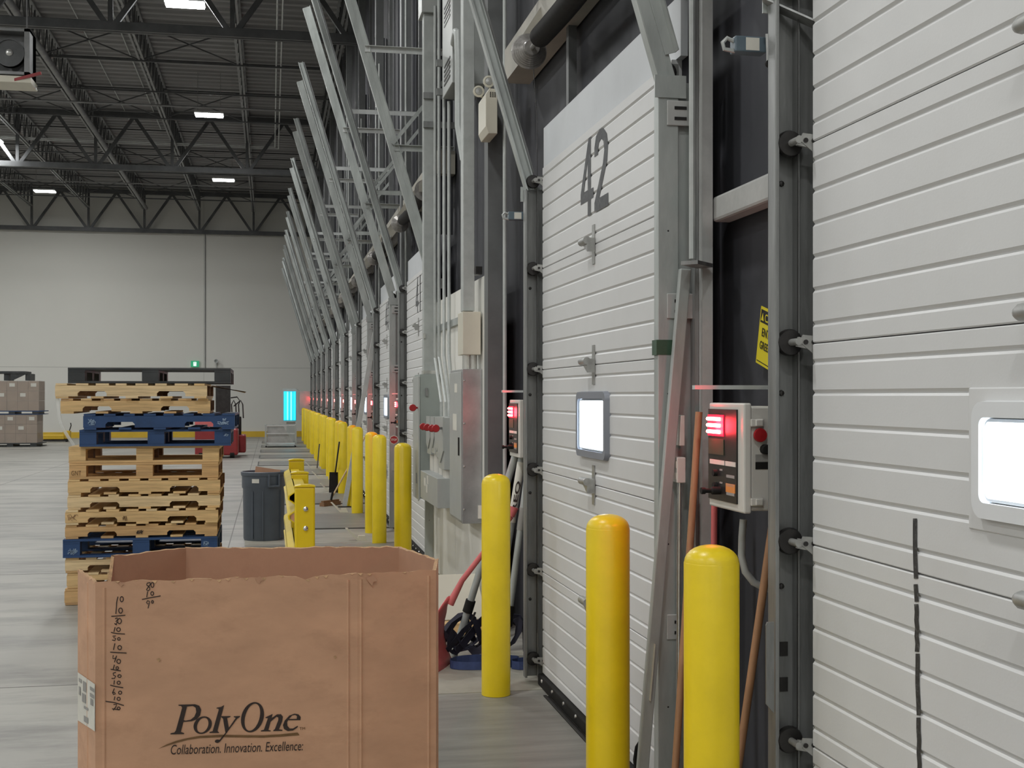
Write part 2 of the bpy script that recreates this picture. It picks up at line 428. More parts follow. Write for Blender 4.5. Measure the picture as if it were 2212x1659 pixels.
# ---- pipes and conduits under the roof
def pipe(name, pts, r, label, cat='pipe', m=M_COND, group=None, n=8, clips=()):
    o = MB().tube(pts, r, n).build(name, m, smooth=True)
    return tag(o, label, cat, group)
pipe('ceiling_conduit', [(.13, 12, 9.62), (.13, 40.2, 9.62), (-18, 40.2, 9.62)], .022, 'pale roof conduit turning along the girder, outer of the pair', 'conduit', M_GALVB)
pipe('ceiling_conduit', [(.24, 12, 9.62), (.24, 40.45, 9.62), (-18, 40.45, 9.62)], .022, 'pale roof conduit turning along the girder, inner of the pair by the dock wall', 'conduit', M_GALVB)
pipe('deck_conduit', [(-4.35, 14, 10.4), (-4.35, 41, 10.4)], .012, 'thin bright conduit under the roof deck, first from the fan heater', 'conduit', M_GALVB)
pipe('deck_conduit', [(-3.5, 14, 10.4), (-3.5, 42, 10.4)], .016, 'thin bright conduit under the roof deck, second from the fan heater', 'conduit', M_GALVB)
pipe('deck_conduit', [(-.8, 14, 10.4), (-.8, 40, 10.4)], .012, 'thin bright conduit under the roof deck above the first lamp row', 'conduit', M_GALVB)
pipe('sprinkler_pipe', [(-19, 33.9, 9.36), (1.3, 33.9, 9.36)], .03, 'grey sprinkler pipe crossing under the joists between two girders', 'pipe', M_JOIST)
pipe('sprinkler_pipe', [(-5.05, 12, 9.5), (-5.05, 53.5, 9.5)], .075, 'thick grey sprinkler main hung below a joist beside the fan heater', 'pipe', M_JOIST, n=12)
pipe('sprinkler_pipe', [(-19, 46.5, 9.36), (-.7, 46.5, 9.36)], .02, 'thin sprinkler branch pipe crossing near the end wall', 'pipe', M_JOIST)
pipe('wall_conduit', [atY(443, 505, YE - .03), atY(443, 795, YE - .03)], .02, 'thin vertical conduit on the white end wall above the exit sign', 'conduit', M_JOIST, n=6)

# ---- dock wall posts, headers, girt beams  (each bay: from one door to the next)
ntrim = [0]
def trim(mb, m, bevel=0.0):
    ntrim[0] += 1
    return tag(mb.build('trim_%d' % ntrim[0], m, bevel=bevel), kind='structure')
for k in KS:
    y = yl(k)
    trim(MB().box(XD + .02, XD + .05, y - DW - .06, y + .06, 3.12, 3.37), M_HEAD)                 # header sheet
    g = MB().box(1.62, 1.8, y - DW - .25, y + (1.3 if k == 0 else 1.05 if k != -1 else 1.0), 3.95, 4.18)
    trim(g, M_BEAM)
    if k == 0:
        trim(MB().box(1.575, 1.70, 9.1, 9.26, 0, 10.2), M_COLM)
    elif k == -1:
        trim(MB().box(1.672, 1.715, y + 1.16, y + 1.24, 0, 10.2), M_POST)
        trim(MB().box(1.655, 1.67, y + 1.20, y + 1.25, 0, 10.2), M_GALVD)
    else:
        trim(MB().box(1.60, 1.72, y + .55, y + .75, 0, 10.2), M_COLM)
        trim(MB().box(1.68, 1.72, y + 1.0, y + 1.06, 0, 10.2), M_COLM)
    trim(MB().box(1.72, 1.8, y + .14, y + (1.18 if k == -1 else .9), 2.43, 2.53), M_POST, bevel=.012)   # square tube behind the track
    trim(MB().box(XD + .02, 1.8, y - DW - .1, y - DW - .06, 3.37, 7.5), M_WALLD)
    # sheet wall edges above the door
    trim(MB().box(1.74, 1.79, y - .13, y - .07, 3.37, 9.8), M_COLM)
# white board wall behind the electrical gear
wb = thing('wall_board', (1.6, 9.3, 0), kind='structure')
box('board_sheet', M_BOARD, wb, 1.60, 1.63, 9.32, 10.93, .02, 2.66)
box('board_sheet', M_BOARD, wb, 1.60, 1.63, 10.94, 12.5, .02, 2.66)
box('board_core', M_WOODD, wb, 1.615, 1.66, 9.325, 12.49, .02, 2.65)
# concrete kerb strips between levelers
for k in [-1, 0, 1] + list(range(2, 12)):
    y = yl(k)
    tag(box('floor_curb', M_CURB, None, -.30, 1.80, y - .13, y + (1.0 if k != 0 else 1.0), -.01, .004), kind='structure')

# ================================================================== DOCK DOORS
GR = (.057, .160, .260, .360, .460, .553)
def section_mesh(y0, y1, z0):
    prof = [(XD + .045, 0), (XD + .004, 0.0015), (XD, .005)]
    for g in GR: prof += [(XD, g - .009), (XD + .0065, g), (XD + .0065, g + .002), (XD, g + .010)]
    prof += [(XD, .605), (XD + .004, .6085), (XD + .045, .61)]
    return MB().prism(prof, lambda a, b, h: (a, h, z0 + b), y0, y1)
ZB = .07                                          # bottom of the lowest section
def frame_rect(name, m, parent, y0, y1, z0, z1, w, xa, xb, r=.03):
    """rounded rectangular ring facing the room"""
    def rr(a0, a1, b0, b1, r, n=5):
        out = []
        for cx, cy, t0 in ((a1 - r, b1 - r, 0), (a0 + r, b1 - r, 90), (a0 + r, b0 + r, 180), (a1 - r, b0 + r, 270)):
            for i in range(n + 1):
                t = math.radians(t0 + 90 * i / n); out.append((cx + r * math.cos(t), cy + r * math.sin(t)))
        return out
    o = rr(y0, y1, z0, z1, r); i = rr(y0 + w, y1 - w, z0 + w, z1 - w, max(.006, r - w * .5)); n = len(o)
    mb = MB()
    vs = [(xb, p[0], p[1]) for p in o] + [(xa, p[0] * .97 + (y0 + y1) / 2 * .03, p[1] * .97 + (z0 + z1) / 2 * .03) for p in o] + \
         [(xa, p[0], p[1]) for p in i] + [(xb, p[0], p[1]) for p in i]
    fs = []
    for a in range(3):
        for q in range(n):
            q2 = (q + 1) % n
            fs.append((a * n + q, a * n + q2, (a + 1) * n + q2, (a + 1) * n + q))
    mb.add(vs, fs)
    return mb.build(name, m, parent, smooth=True)
def make_door(k, frame_mat):
    y = yl(k); yc = y - 1.225
    d = thing('door_1', (XD, y, 0), kind='structure')
    for i in range(5):
        s = section_mesh(y - DW, y, ZB + .61 * i).build('door_section', M_DOOR, d)
        if i == 0: base = s
    wz = ZB + .61 * 2 + .305
    hw_, hh_ = (.325, .137) if k == -1 else (.30, .172); rw = .04
    if k == -1: box('window_flange', M_DOOR, d, XD - .004, XD + .004, yc - .36, yc + .36, wz - .165, wz + .165, bevel=.003)
    wf = frame_rect('window_frame', frame_mat, d, yc - hw_, yc + hw_, wz - hh_, wz + hh_, rw, XD - .024, XD + .01, .04)
    frame_rect('window_spacer', M_PANEE, wf, yc - hw_ + rw, yc + hw_ - rw, wz - hh_ + rw, wz + hh_ - rw, .010, XD - .014, XD + .012, .02)
    MB().box(XD - .008, XD + .02, yc - hw_ + rw + .006, yc + hw_ - rw - .006, wz - hh_ + rw + .006, wz + hh_ - rw - .006).build('window_pane', M_PANE, wf)
    for i in range(1, 5):                          # centre hinges and edge roller brackets at every joint
        z = ZB + .61 * i
        h = MB().box(XD - .006, XD, yc - .022, yc + .022, z - .1, z + .1)
        h.prism([(yc - .03, z - .04), (yc + .085, z + .012), (yc + .085, z + .03), (yc - .03, z + .03)], lambda a, b, c: (c, a, b), XD - .045, XD - .004)
        h.tube([(XD - .045, yc - .03, z + .018), (XD - .045, yc + .085, z + .018), (XD - .045, yc + .1, z + .018), (XD - .045, yc + .106, z + .018)], [.02, .02, .014, .004], 12)
        h.build('hinge', M_ZINCD, d, smooth=True)
    for i in range(6):
        z = ZB + .61 * i + (.07 if i == 0 else (-.08 if i == 5 else 0))
        for s, ye in ((1, y), (-1, y - DW)):
            br = MB().box(XD + .002, XD + .03, ye + s * .001, ye + s * .004, z - .06, z + .06)
            br.prism([(XD - .04, z + .004), (XD - .03, z + .026), (XD + .014, z + .022), (XD + .014, z - .034), (XD + .006, z - .034)], lambda a, b, c: (a, c, b), ye + s * .003, ye + s * .008)
            br.cyl((XD - .045, ye + s * .0, z + .005), (XD - .045, ye + s * .06, z + .005), .011, 10)
            br.bar((XD - .045, ye + s * .012, z + .005), (XD + .005, ye + s * .012, z - .005), .012, .03, (0, 0, 1))
            b = br.build('hinge_bracket', M_ZINCD, d, smooth=True)
            for xx in (.022, -.004): MB().cyl((XD - xx, ye - s * .001, z + .004), (XD - xx, ye + s * .0028, z + .004), .0075, 10).build('bracket_hole', M_BLKM, b)
            ro = MB().lathe((XD - .045, ye + s * .055, z + .005), [(0.012, 0), (.038, .003 * s), (.042, .012 * s), (.042, .022 * s), (.034, .03 * s), (0, .03 * s)], 20, 'y')
            ro.build('roller', M_BLKM, b, smooth=True)
    sl = MB().box(XD - .03, XD + .035, y - DW, y, .002, ZB).build('bottom_seal', M_BLACK, d, bevel=.008)
    for i in range(9):
        MB().lathe((XD - .03, y - .12 - i * .28, .05), [(.012, 0), (.010, -.006), (0, -.008)], 10, 'x').build('seal_bolt', M_CHROME, sl)
    return d
doors = {}
for n, k in enumerate(KS):
    if k in (-1, 0): d = make_door(k, M_WFRAME if k == -1 else M_WFRAMD)
    else:
        d = tree_copy(doors[0]); d.location.y = yl(k)
    d.name = 'door_%d' % (n + 1)
    d['label'] = {-1: 'white sectional dock door with black marker line and bright window, nearest one'}.get(k, 'white sectional dock door, %s' % which(k))
    doors[k] = d
# painted door numbers, in narrow stencil strokes
def stroke_poly(pts, wd):
    out = []
    n = len(pts); L = []; R = []
    for i in range(n):
        a = Vector(pts[max(i - 1, 0)]); b = Vector(pts[min(i + 1, n - 1)]); d = (b - a).normalized(); nn = Vector((-d.y, d.x)) * wd / 2
        p = Vector(pts[i]); L.append(p + nn); R.append(p - nn)
    return L, R
def strokes(name, lines, wd, fn, m, parent):
    """ink lines: each a list of 2-D points, drawn wd wide and mapped to the surface by fn"""
    mb = MB()
    for pts in lines:
        pts = [Vector(p) for p in pts]
        Lp, Rp = stroke_poly([(p.x, p.y) for p in pts], wd)
        n = len(pts)
        mb.add([fn(p.x, p.y) for p in Lp] + [fn(p.x, p.y) for p in Rp], [(i, i + 1, n + i + 1, n + i) for i in range(n - 1)])
    return mb.build(name, m, parent, fix=False)
def digit_loops(ch):
    # unit box 0..1 wide, 0..1 tall
    if ch == '4': return [[[(.62, 1), (.80, 1), (.80, .33), (1, .33), (1, .2), (.80, .2), (.80, 0), (.56, 0), (.56, .2), (0, .2), (0, .34)], [(.26, .34), (.56, .34), (.56, .72)]]]
    if ch == '2':
        o = [(0, .70), (0, .82), (.12, .95), (.38, 1), (.66, .98), (.9, .88), (.98, .74), (.92, .55), (.36, .15), (1, .15), (1, 0), (0, 0), (0, .12), (.62, .55), (.72, .70), (.66, .82), (.5, .87), (.34, .84), (.27, .76), (.27, .70)]
        return [[o]]
    if ch == '1': return [[[(.35, 1), (.65, 1), (.65, 0), (.35, 0)]]]
    if ch == '0':
        o = [(.5 + .5 * math.cos(t * math.pi / 10), .5 + .5 * math.sin(t * math.pi / 10)) for t in range(20)]
        i = [(.5 + .26 * math.cos(t * math.pi / 10), .5 + .36 * math.sin(t * math.pi / 10)) for t in range(20)]
        return [[o, i]]
    return []
def door_number(k, s):
    y = yl(k); d = doors[k]; mb = MB()
    z0, hh = 2.67, .40
    a = y - .95
    for i, ch in enumerate(s):
        ya = a - i * .285
        for loops in digit_loops(ch):
            v, f = fill2d(loops)
            # the two halves of the number sit on two sections: clip to them by dropping the letters a hair above the skin
            mb.add([(XD - .0015, ya - p[0] * .265, z0 + p[1] * hh) for p in v], f)
    return mb.build('door_number', M_NUM, d, fix=False)
door_number(0, '42'); door_number(2, '41'); door_number(3, '40')
# black marker line on the nearest door (broken, hand drawn)
ml = []
for ya, yb in ((1120, 1250), (1262, 1300), (1305, 1408), (1412, 1545), (1550, 1700)):
    ml.append([(1976 + .8 * math.sin(q * .9) + (q - 1120) * .018, q) for q in [ya + (yb - ya) * i / 6 for i in range(7)]])
strokes('marker_line', ml, 9, lambda a, b: atX(a, b, XD - .0015), M_MARK, doors[-1])

# ================================================================== DOOR TRACKS
INC = Vector((.45 - 1.555, 0, 6.74 - 3.06)).normalized()      # slope of the upper track (leans into the hall)
def make_track(k, s):
    """s=+1 track at the far edge of the door, -1 at its near edge"""
    y = yl(k); ye = y if s > 0 else y - DW
    t = thing('door_track', (1.56, ye + s * .09, 0))
    def Y(a): return ye + s * a
    v = MB()                                              # vertical channel
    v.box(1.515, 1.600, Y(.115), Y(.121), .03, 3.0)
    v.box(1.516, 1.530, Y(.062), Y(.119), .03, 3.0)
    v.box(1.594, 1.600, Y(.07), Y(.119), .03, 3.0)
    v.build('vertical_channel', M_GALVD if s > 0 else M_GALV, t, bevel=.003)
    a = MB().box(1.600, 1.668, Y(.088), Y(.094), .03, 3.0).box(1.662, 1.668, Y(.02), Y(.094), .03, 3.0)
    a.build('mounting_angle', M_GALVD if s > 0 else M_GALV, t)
    p0 = Vector((1.56, 0, 3.0)); L = 3.9; nrm = Vector((INC.z, 0, -INC.x))    # nrm points to the wall
    def inc(mb, a0, a1, y0, y1, l0=0.0, l1=L):
        c = []
        for l in (l0, l1):
            for aa in (a0, a1):
                for yy in (y0, y1):
                    q = p0 + INC * l + nrm * aa; c.append((q.x, yy, q.z))
        mb.add(c, [(0, 1, 3, 2), (4, 6, 7, 5), (0, 4, 5, 1), (2, 3, 7, 6), (0, 2, 6, 4), (1, 5, 7, 3)])
        return mb
    m = M_GALV
    i1 = MB(); inc(i1, -.035, .03, Y(.115), Y(.121)); inc(i1, -.038, -.026, Y(.062), Y(.119)); inc(i1, .024, .03, Y(.07), Y(.119))
    i1.build('inclined_channel', m, t)
    i2 = MB(); inc(i2, .012, .058, Y(.125), Y(.131), .1); inc(i2, .052, .058, Y(.125), Y(.17), .1)
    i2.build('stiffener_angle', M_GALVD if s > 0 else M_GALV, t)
    # splice plate at the knee, brackets to the jamb
    b = MB().box(1.50, 1.63, Y(.122), Y(.128), 2.93, 3.02)
    b.build('splice_plate', M_GALV, t)
    for z in (2.87, 2.1, .82):
        pl = MB().box(1.55, 1.70, Y(.123), Y(.130), z - .05, z + .05).build('jamb_bracket', M_POST, t, bevel=.003)
        for dz in (-.022, .02):
            MB().box(1.58, 1.63, Y(.1305), Y(.1335), z + dz - .006, z + dz + .006).build('slot', M_BLKM, pl)
    # braces from the inclined track to the wall
    for z, mm in ((4.18, M_GALV), (5.15, M_GALVB)):
        l = (z - 3.0) / INC.z; q = p0 + INC * l
        MB().box(q.x, 1.80, Y(.135), Y(.14), z, z + .055).box(q.x, 1.80, Y(.135), Y(.185), z + .05, z + .055).build('wall_brace', mm, t)
    q = p0 + INC * 1.3; MB().bar((q.x, Y(.15), q.z), (1.78, Y(.15), q.z + .75), .035, .006, (0, 1, 0)).build('diagonal_brace', M_GALV, t)
    for z in (.5, 1.15, 1.75, 2.4):
        MB().lathe((1.557, Y(.114) , z), [(.01, 0), (.008, -.006), (0, -.008)], 8, 'y').build('track_bolt', M_BLKM, t)
    return t
prot = {s: make_track(0, s) for s in (1, -1)}
for k in KS:
    for s in (1, -1):
        if k == 0: t = prot[s]
        else:
            t = tree_copy(prot[s]); t.location.y += yl(k) - yl(0)
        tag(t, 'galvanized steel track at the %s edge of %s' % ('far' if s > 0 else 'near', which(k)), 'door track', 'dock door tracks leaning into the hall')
# square holes seen low on the nearest track
for tz in ((1400, 1432), (1477, 1505)):
    pass

# ================================================================== SPRING SHAFTS
def make_spring(k):
    y = yl(k)
    t = thing('spring_shaft', (1.52, y, 3.83))
    MB().cyl((1.53, y - DW - .1, 3.82), (1.53, y + .12, 3.82), .014, 12).build('shaft', M_ZINC, t, smooth=True)
    for ye, s in ((y + .02, -1), (y - DW, 1)):
        pr = [(.02, .0), (.108, .0), (.108, .012 * s)]
        for i in range(6): pr += [(.103 - i * .009, (.014 + i * .012) * s), (.097 - i * .009, (.02 + i * .012) * s)]
        pr += [(.05, .088 * s), (.045, .1 * s), (.02, .1 * s)]
        MB().lathe((1.53, ye, 3.82), pr, 28, 'y').build('cable_drum', M_DRUM, t)
    pts = [(1.53, y - .3 - i * .19, 3.82 - .03 * math.sin(math.pi * i / 10)) for i in range(11)]
    MB().tube(pts, .062, 16).build('spring', M_BLACK, t, smooth=True)
    for ye in (y + .1, y - 1.25, y - DW - .08):
        MB().prism([(1.46, 3.79), (1.54, 3.79), (1.66, 3.96), (1.62, 4.12), (1.46, 3.87)], lambda a, b, c: (a, c, b), ye - .004, ye + .004).build('bearing_plate', M_BEAM, t)
    MB().tube([(1.56, y + .05, 3.80), (1.59, y + .06, 3.4), (1.59, y + .07, .3)], .0022, 5).build('lift_cable', M_BLKM, t)
    return t
sp0 = make_spring(0)
for k in KS:
    t = sp0 if k == 0 else tree_copy(sp0)
    if k != 0: t.location.y += yl(k) - yl(0)
    tag(t, 'black torsion spring and drum above %s' % which(k), 'spring', 'torsion springs above the dock doors')

# ================================================================== CONTROL BOXES
def make_control(k):
    y = yl(k); x0, x1, y0, y1, z0, z1 = 1.545, 1.74, y + .42, y + .74, 1.355, 1.705
    t = thing('control_box', (1.7, y + .58, z0))
    box('enclosure', M_BOXW, t, x0 + .035, x1, y0, y1, z0, z1, bevel=.006)
    box('cover', M_BOXW, t, x0 + .006, x0 + .034, y0 - .008, y1 + .008, z0 - .008, z1 + .012, bevel=.006)
    f = box('face_plate', M_BLKM, t, x0, x0 + .007, y0 + .045, y1, z0 + .02, z1 - .01)
    rl = MB().box(x0 - .004, x0, y0 + .16, y1 - .005, z1 - .105, z1 - .03).build('signal_lamp', M_LEDS, f)
    for i in range(3):
        MB().tube([(x0 - .007, y0 + .185, z1 - .045 - i * .0225), (x0 - .007, y1 - .012, z1 - .045 - i * .0225)], .0065, 8).build('led_bar', M_LED, f)
    box('lamp_green_off', mat('lamp_dark_green', (.05, .055, .03), .4), f, x0 - .003, x0, y0 + .16, y1 - .01, z1 - .17, z1 - .115)
    for (a, b, c, d) in ((.155, .30, .205, .195), (.05, .145, .205, .195)):
        box('panel_label', M_PAPER, f, x0 - .002, x0, y0 + a, y0 + b, z1 - c, z1 - d - .006 + .012)
    for z in (.235, .265, .295):
        box('panel_print', M_PAPERG, f, x0 - .002, x0, y0 + .06, y0 + .135, z1 - z - .01, z1 - z)
    for zz in (.225, .27): box('panel_print', M_PAPERG, f, x0 - .002, x0, y0 + .175, y0 + .20, z1 - zz, z1 - zz + .006)
    box('warning_label', M_ORANGE, f, x0 - .002, x0, y0 + .055, y0 + .14, z0 + .055, z0 + .085)
    for z in (.235, .28):
        MB().lathe((x0, y0 + .235, z1 - z), [(.012, 0), (.012, -.014), (0, -.014)], 14, 'x').build('push_button', M_BLACK, f, smooth=True)
    MB().lathe((x0, y0 + .2, z0 + .055), [(.014, 0), (.014, -.03), (.008, -.035), (.008, -.055), (.012, -.056), (.012, -.07), (0, -.07)], 14, 'x').build('selector_switch', M_BLACK, f, smooth=True)
    for z in (z0 + .03, z1 - .055):
        h = MB().box(x0 + .03, x0 + .075, y0 - .014, y0, z - .012, z + .014).box(x0 + .045, x0 + .07, y0 - .02, y0 - .012, z - .01, z + .012)
        h.build('hinge_clip', M_BOXW, t, bevel=.003)
    MB().lathe((x0 + .062, y0, z1 - .095), [(.006, 0), (.02, -.004), (.024, -.012), (.022, -.02), (0, -.022)], 20, 'y').build('stop_button', M_REDB, t, smooth=True)
    kn = MB().lathe((x0 + .082, y0, z1 - .143), [(.017, 0), (.017, -.016), (.013, -.02), (0, -.02)], 10, 'y')
    kn.build('knob', M_BLACK, t)
    MB().tube([(x0 + .088, y0 - .014, z1 - .14), (x0 + .13, y0 - .02, z1 - .09), (x0 + .17, y0 - .005, z1 - .05)], .0022, 6).build('pull_cord', M_BLACK, t)
    lb = box('rating_label', M_PAPERG, t, x0 + .05, x0 + .155, y0 - .0015, y0, z1 - .185, z1 - .16)
    box('rating_label', M_BLKM, lb, x0 + .05, x0 + .155, y0 - .0018, y0 - .0001, z1 - .21, z1 - .186)
    box('top_rail', M_GALVB, t, x0 - .04, x1 + .08, y0 + .35, y0 + .38, z1 + .06, z1 + .075)
    return t
cb0 = make_control(-1)
CTRL = {}
for k in KS:
    t = cb0 if k == -1 else tree_copy(cb0)
    if k != -1: t.location.y += yl(k) - yl(-1)
    CTRL[k] = t
    tag(t, 'off-white control box with lit red signal beside %s' % which(k), 'control box', 'dock control boxes with red signals')
    if k <= 3:
        l = bpy.data.lights.new('signal_glow', 'POINT'); l.energy = 2.0; l.color = (1, .03, .05); l.shadow_soft_size = .03
        lo = bpy.data.objects.new('signal_glow', l); COL.objects.link(lo); lo.parent = t
        lo.location = Vector((1.52, yl(k) + .66, 1.635)) - t.location

# ================================================================== BOLLARDS
def make_bollard(x, y):
    t = thing('bollard', (x, y, 0))
    r, h = .084, 1.288
    pr = [(r, 0.002), (r, h - .055)]
    MB().lathe((x, y, 0), pr + [(r * .985, h - .052)], 36).build('sleeve', M_YEL, t, smooth=True)
    cp = [(r * .985, h - .053)] + [(r * .985 * math.cos(a) ** .9 if a < 1.57 else 0, h - .053 + .053 * math.sin(a)) for a in [i * math.pi / 2 / 7 for i in range(1, 8)]]
    MB().lathe((x, y, 0), cp, 36).build('dome_cap', M_YEL, t, smooth=True)
    return t
bp = make_bollard(1.30, 3.62)
BL = [(1.317, 3.62, 'far', -1), (1.27, 4.64, 'near', 0), (1.29, 7.18, 'far', 0)]
for k in KS[2:]: BL += [(1.26, yl(k) - 2.9, 'near', k), (1.26, yl(k) - .22, 'far', k)]
for i, (x, y, e, k) in enumerate(BL):
    t = bp if i == 0 else tree_copy(bp)
    t.location = (x, y, 0)
    tag(t, 'yellow domed bollard at the %s edge of %s' % (e, which(k)), 'bollard', 'yellow bollards along the dock wall')

# ================================================================== DOCK LEVELERS
def make_leveler(k):
    y = yl(k); x0, x1, y0, y1 = -.30, 1.56, y - 2.32, y - .33
    t = thing('dock_leveler', ((x0 + x1) / 2, (y0 + y1) / 2, 0))
    box('pit_frame', M_BLKM, t, x0 - .03, x1 + .02, y0 - .03, y1 + .03, 0.0, .004)
    box('deck_plate', M_LEVEL, t, x0, x1 - .02, y0, y1, .003, .014)
    box('toe_angle', M_BLKM, t, x1 - .018, x1, y0, y1, .003, .018)
    return t
dl = make_leveler(0)
for k in KS:
    t = dl if k == 0 else tree_copy(dl)
    if k != 0: t.location.y += yl(k) - yl(0)
    tag(t, 'grey steel leveler plate in the floor before %s' % which(k), 'dock leveler', 'dock leveler plates')
# small folded wood wedges standing on the floor beside the levelers
for i, (px, py) in enumerate(((772, 1168), (735, 1107), (708, 1062), (688, 1034), (672, 1012))):
    p = atZ(px, py, 0)
    t = thing('wheel_wedge', p, 'pale folded wedge on the floor, %s counting from the electrical panels' % ORD[i], 'wedge', 'pale wedges along the bollards')
    sc = .9
    MB().prism([(-.16 * sc, .17 * sc), (-.13 * sc, .17 * sc), (.03 * sc, .012), (0, 0)], lambda a, b, c: (p.x + a, p.y + c, b), -.05, .05).build('upright_plate', M_CREAM, t)
    MB().prism([(0, 0), (.13 * sc, 0), (.1 * sc, .07 * sc), (.01, .07 * sc)], lambda a, b, c: (p.x + a, p.y + c, b), -.045, .045).build('wedge_block', M_CREAM, t)

# ================================================================== BULK CARDBOARD BOX
BH = 1.10
def cp(x, y): return atZ(x, y, BH)
CN = dict(A=(206, 1258), B=(772, 1240), C=(942, 1231), H=(947, 1208), G=(866, 1180), F=(400, 1183), E=(240, 1200), D=(168, 1230))
CP = {k: cp(*v) for k, v in CN.items()}
order = 'ABCHGFED'
cen = sum((CP[k] for k in order), Vector()) / 8
gb = thing('bulk_box', (cen.x, cen.y, 0), 'tall brown cardboard bulk box with printed logo and handwritten numbers', 'box')
rnd = random.Random(5)
names = {'AB': 'front_panel', 'BC': 'corner_panel', 'CH': 'side_panel', 'HG': 'corner_panel', 'GF': 'back_panel', 'FE': 'corner_panel', 'ED': 'side_panel', 'DA': 'corner_panel'}
panels = {}
for i in range(8):
    a, b = order[i], order[(i + 1) % 8]
    p, q = CP[a].copy(), CP[b].copy(); p.z = q.z = 0
    d = (q - p).normalized(); out = Vector((d.y, -d.x, 0))
    if (p - Vector((cen.x, cen.y, 0))).dot(out) < 0: out = -out
    n = max(3, int((q - p).length / .03)); th = .014
    outer_t, inner_t, outer_b, inner_b = [], [], [], []
    for j in range(n + 1):
        f = j / n; c = p.lerp(q, f)
        z = BH + rnd.uniform(-.004, .004)
        if a + b == 'AB' and .79 < f < .815: z -= .012
        if a + b == 'ED':
            z -= .17 * min(1, f * 5, (1 - f) * 5)
        inn = c - out * th
        # mitre: pull inner ends towards the centre
        if j == 0: inn = inn + d * th * .4
        if j == n: inn = inn - d * th * .4
        outer_t.append((c.x, c.y, z)); inner_t.append((inn.x, inn.y, z - rnd.uniform(0, .004)))
        outer_b.append((c.x, c.y, .0146)); inner_b.append((inn.x, inn.y, .0146))
    mb = MB(); m = n + 1
    mb.add(outer_t + outer_b, [(j, j + 1, m + j + 1, m + j) for j in range(n)])
    o = mb.build(names[a + b], M_CARD, gb, fix=False)
    panels[a + b] = o
    mi = MB(); mi.add(inner_t + inner_b, [(j + 1, j, m + j, m + j + 1) for j in range(n)])
    mi.build('liner', M_CARDI, o, fix=False)
    me = MB(); me.add(outer_t + inner_t, [(j + 1, j, m + j, m + j + 1) for j in range(n)])
    for jj in range(n):      # torn fibres along the rim
        if rnd.random() < .45:
            o1 = Vector(outer_t[jj]); me.add([o1, o1 + d * .02, o1 + d * .012 + out * rnd.uniform(.002, .006) + Vector((0, 0, -rnd.uniform(.002, .01)))], [(0, 1, 2)])
    me.build('torn_rim', M_CARDE, o, fix=False)
# bottom of the box
bt = MB(); bt.add([(CP[k].x, CP[k].y, .0165) for k in order], [tuple(range(8))]); bt.build('bottom_flap', M_CARDI, gb, fix=False)
# vertical scored creases beside the corners (raised ridges)
def crease(px, face, h=BH - .02, m=M_CARD):
    a, b = face; p, q = CP[a], CP[b]; d = (q - p).normalized(); out = Vector((d.y, -d.x, 0))
    if (p - cen).dot(out) < 0: out = -out
    c = planept(px, 1400, p, out)
    MB().tube([(c.x + out.x * -.002, c.y + out.y * -.002, .02), (c.x + out.x * -.002, c.y + out.y * -.002, h)], .006, 8).build('crease', m, panels[face], smooth=True)
def planept(x, y, p, n, off=0.0):
    r = ray(x, y); p = p + n * off
    return EYE + r * ((p - EYE).dot(n) / r.dot(n))
def outn(face):
    a, b = face; d = (CP[b] - CP[a]).normalized(); o = Vector((d.y, -d.x, 0))
    return o if (CP[a] - cen).dot(o) > 0 else -o
for px, fc in ((225, 'AB'), (752, 'AB'), (780, 'BC'), (926, 'BC'), (190, 'DA')): crease(px, fc)
nAB = outn('AB')
def ab(x, y): return planept(x, y, CP['A'], nAB, .0022)
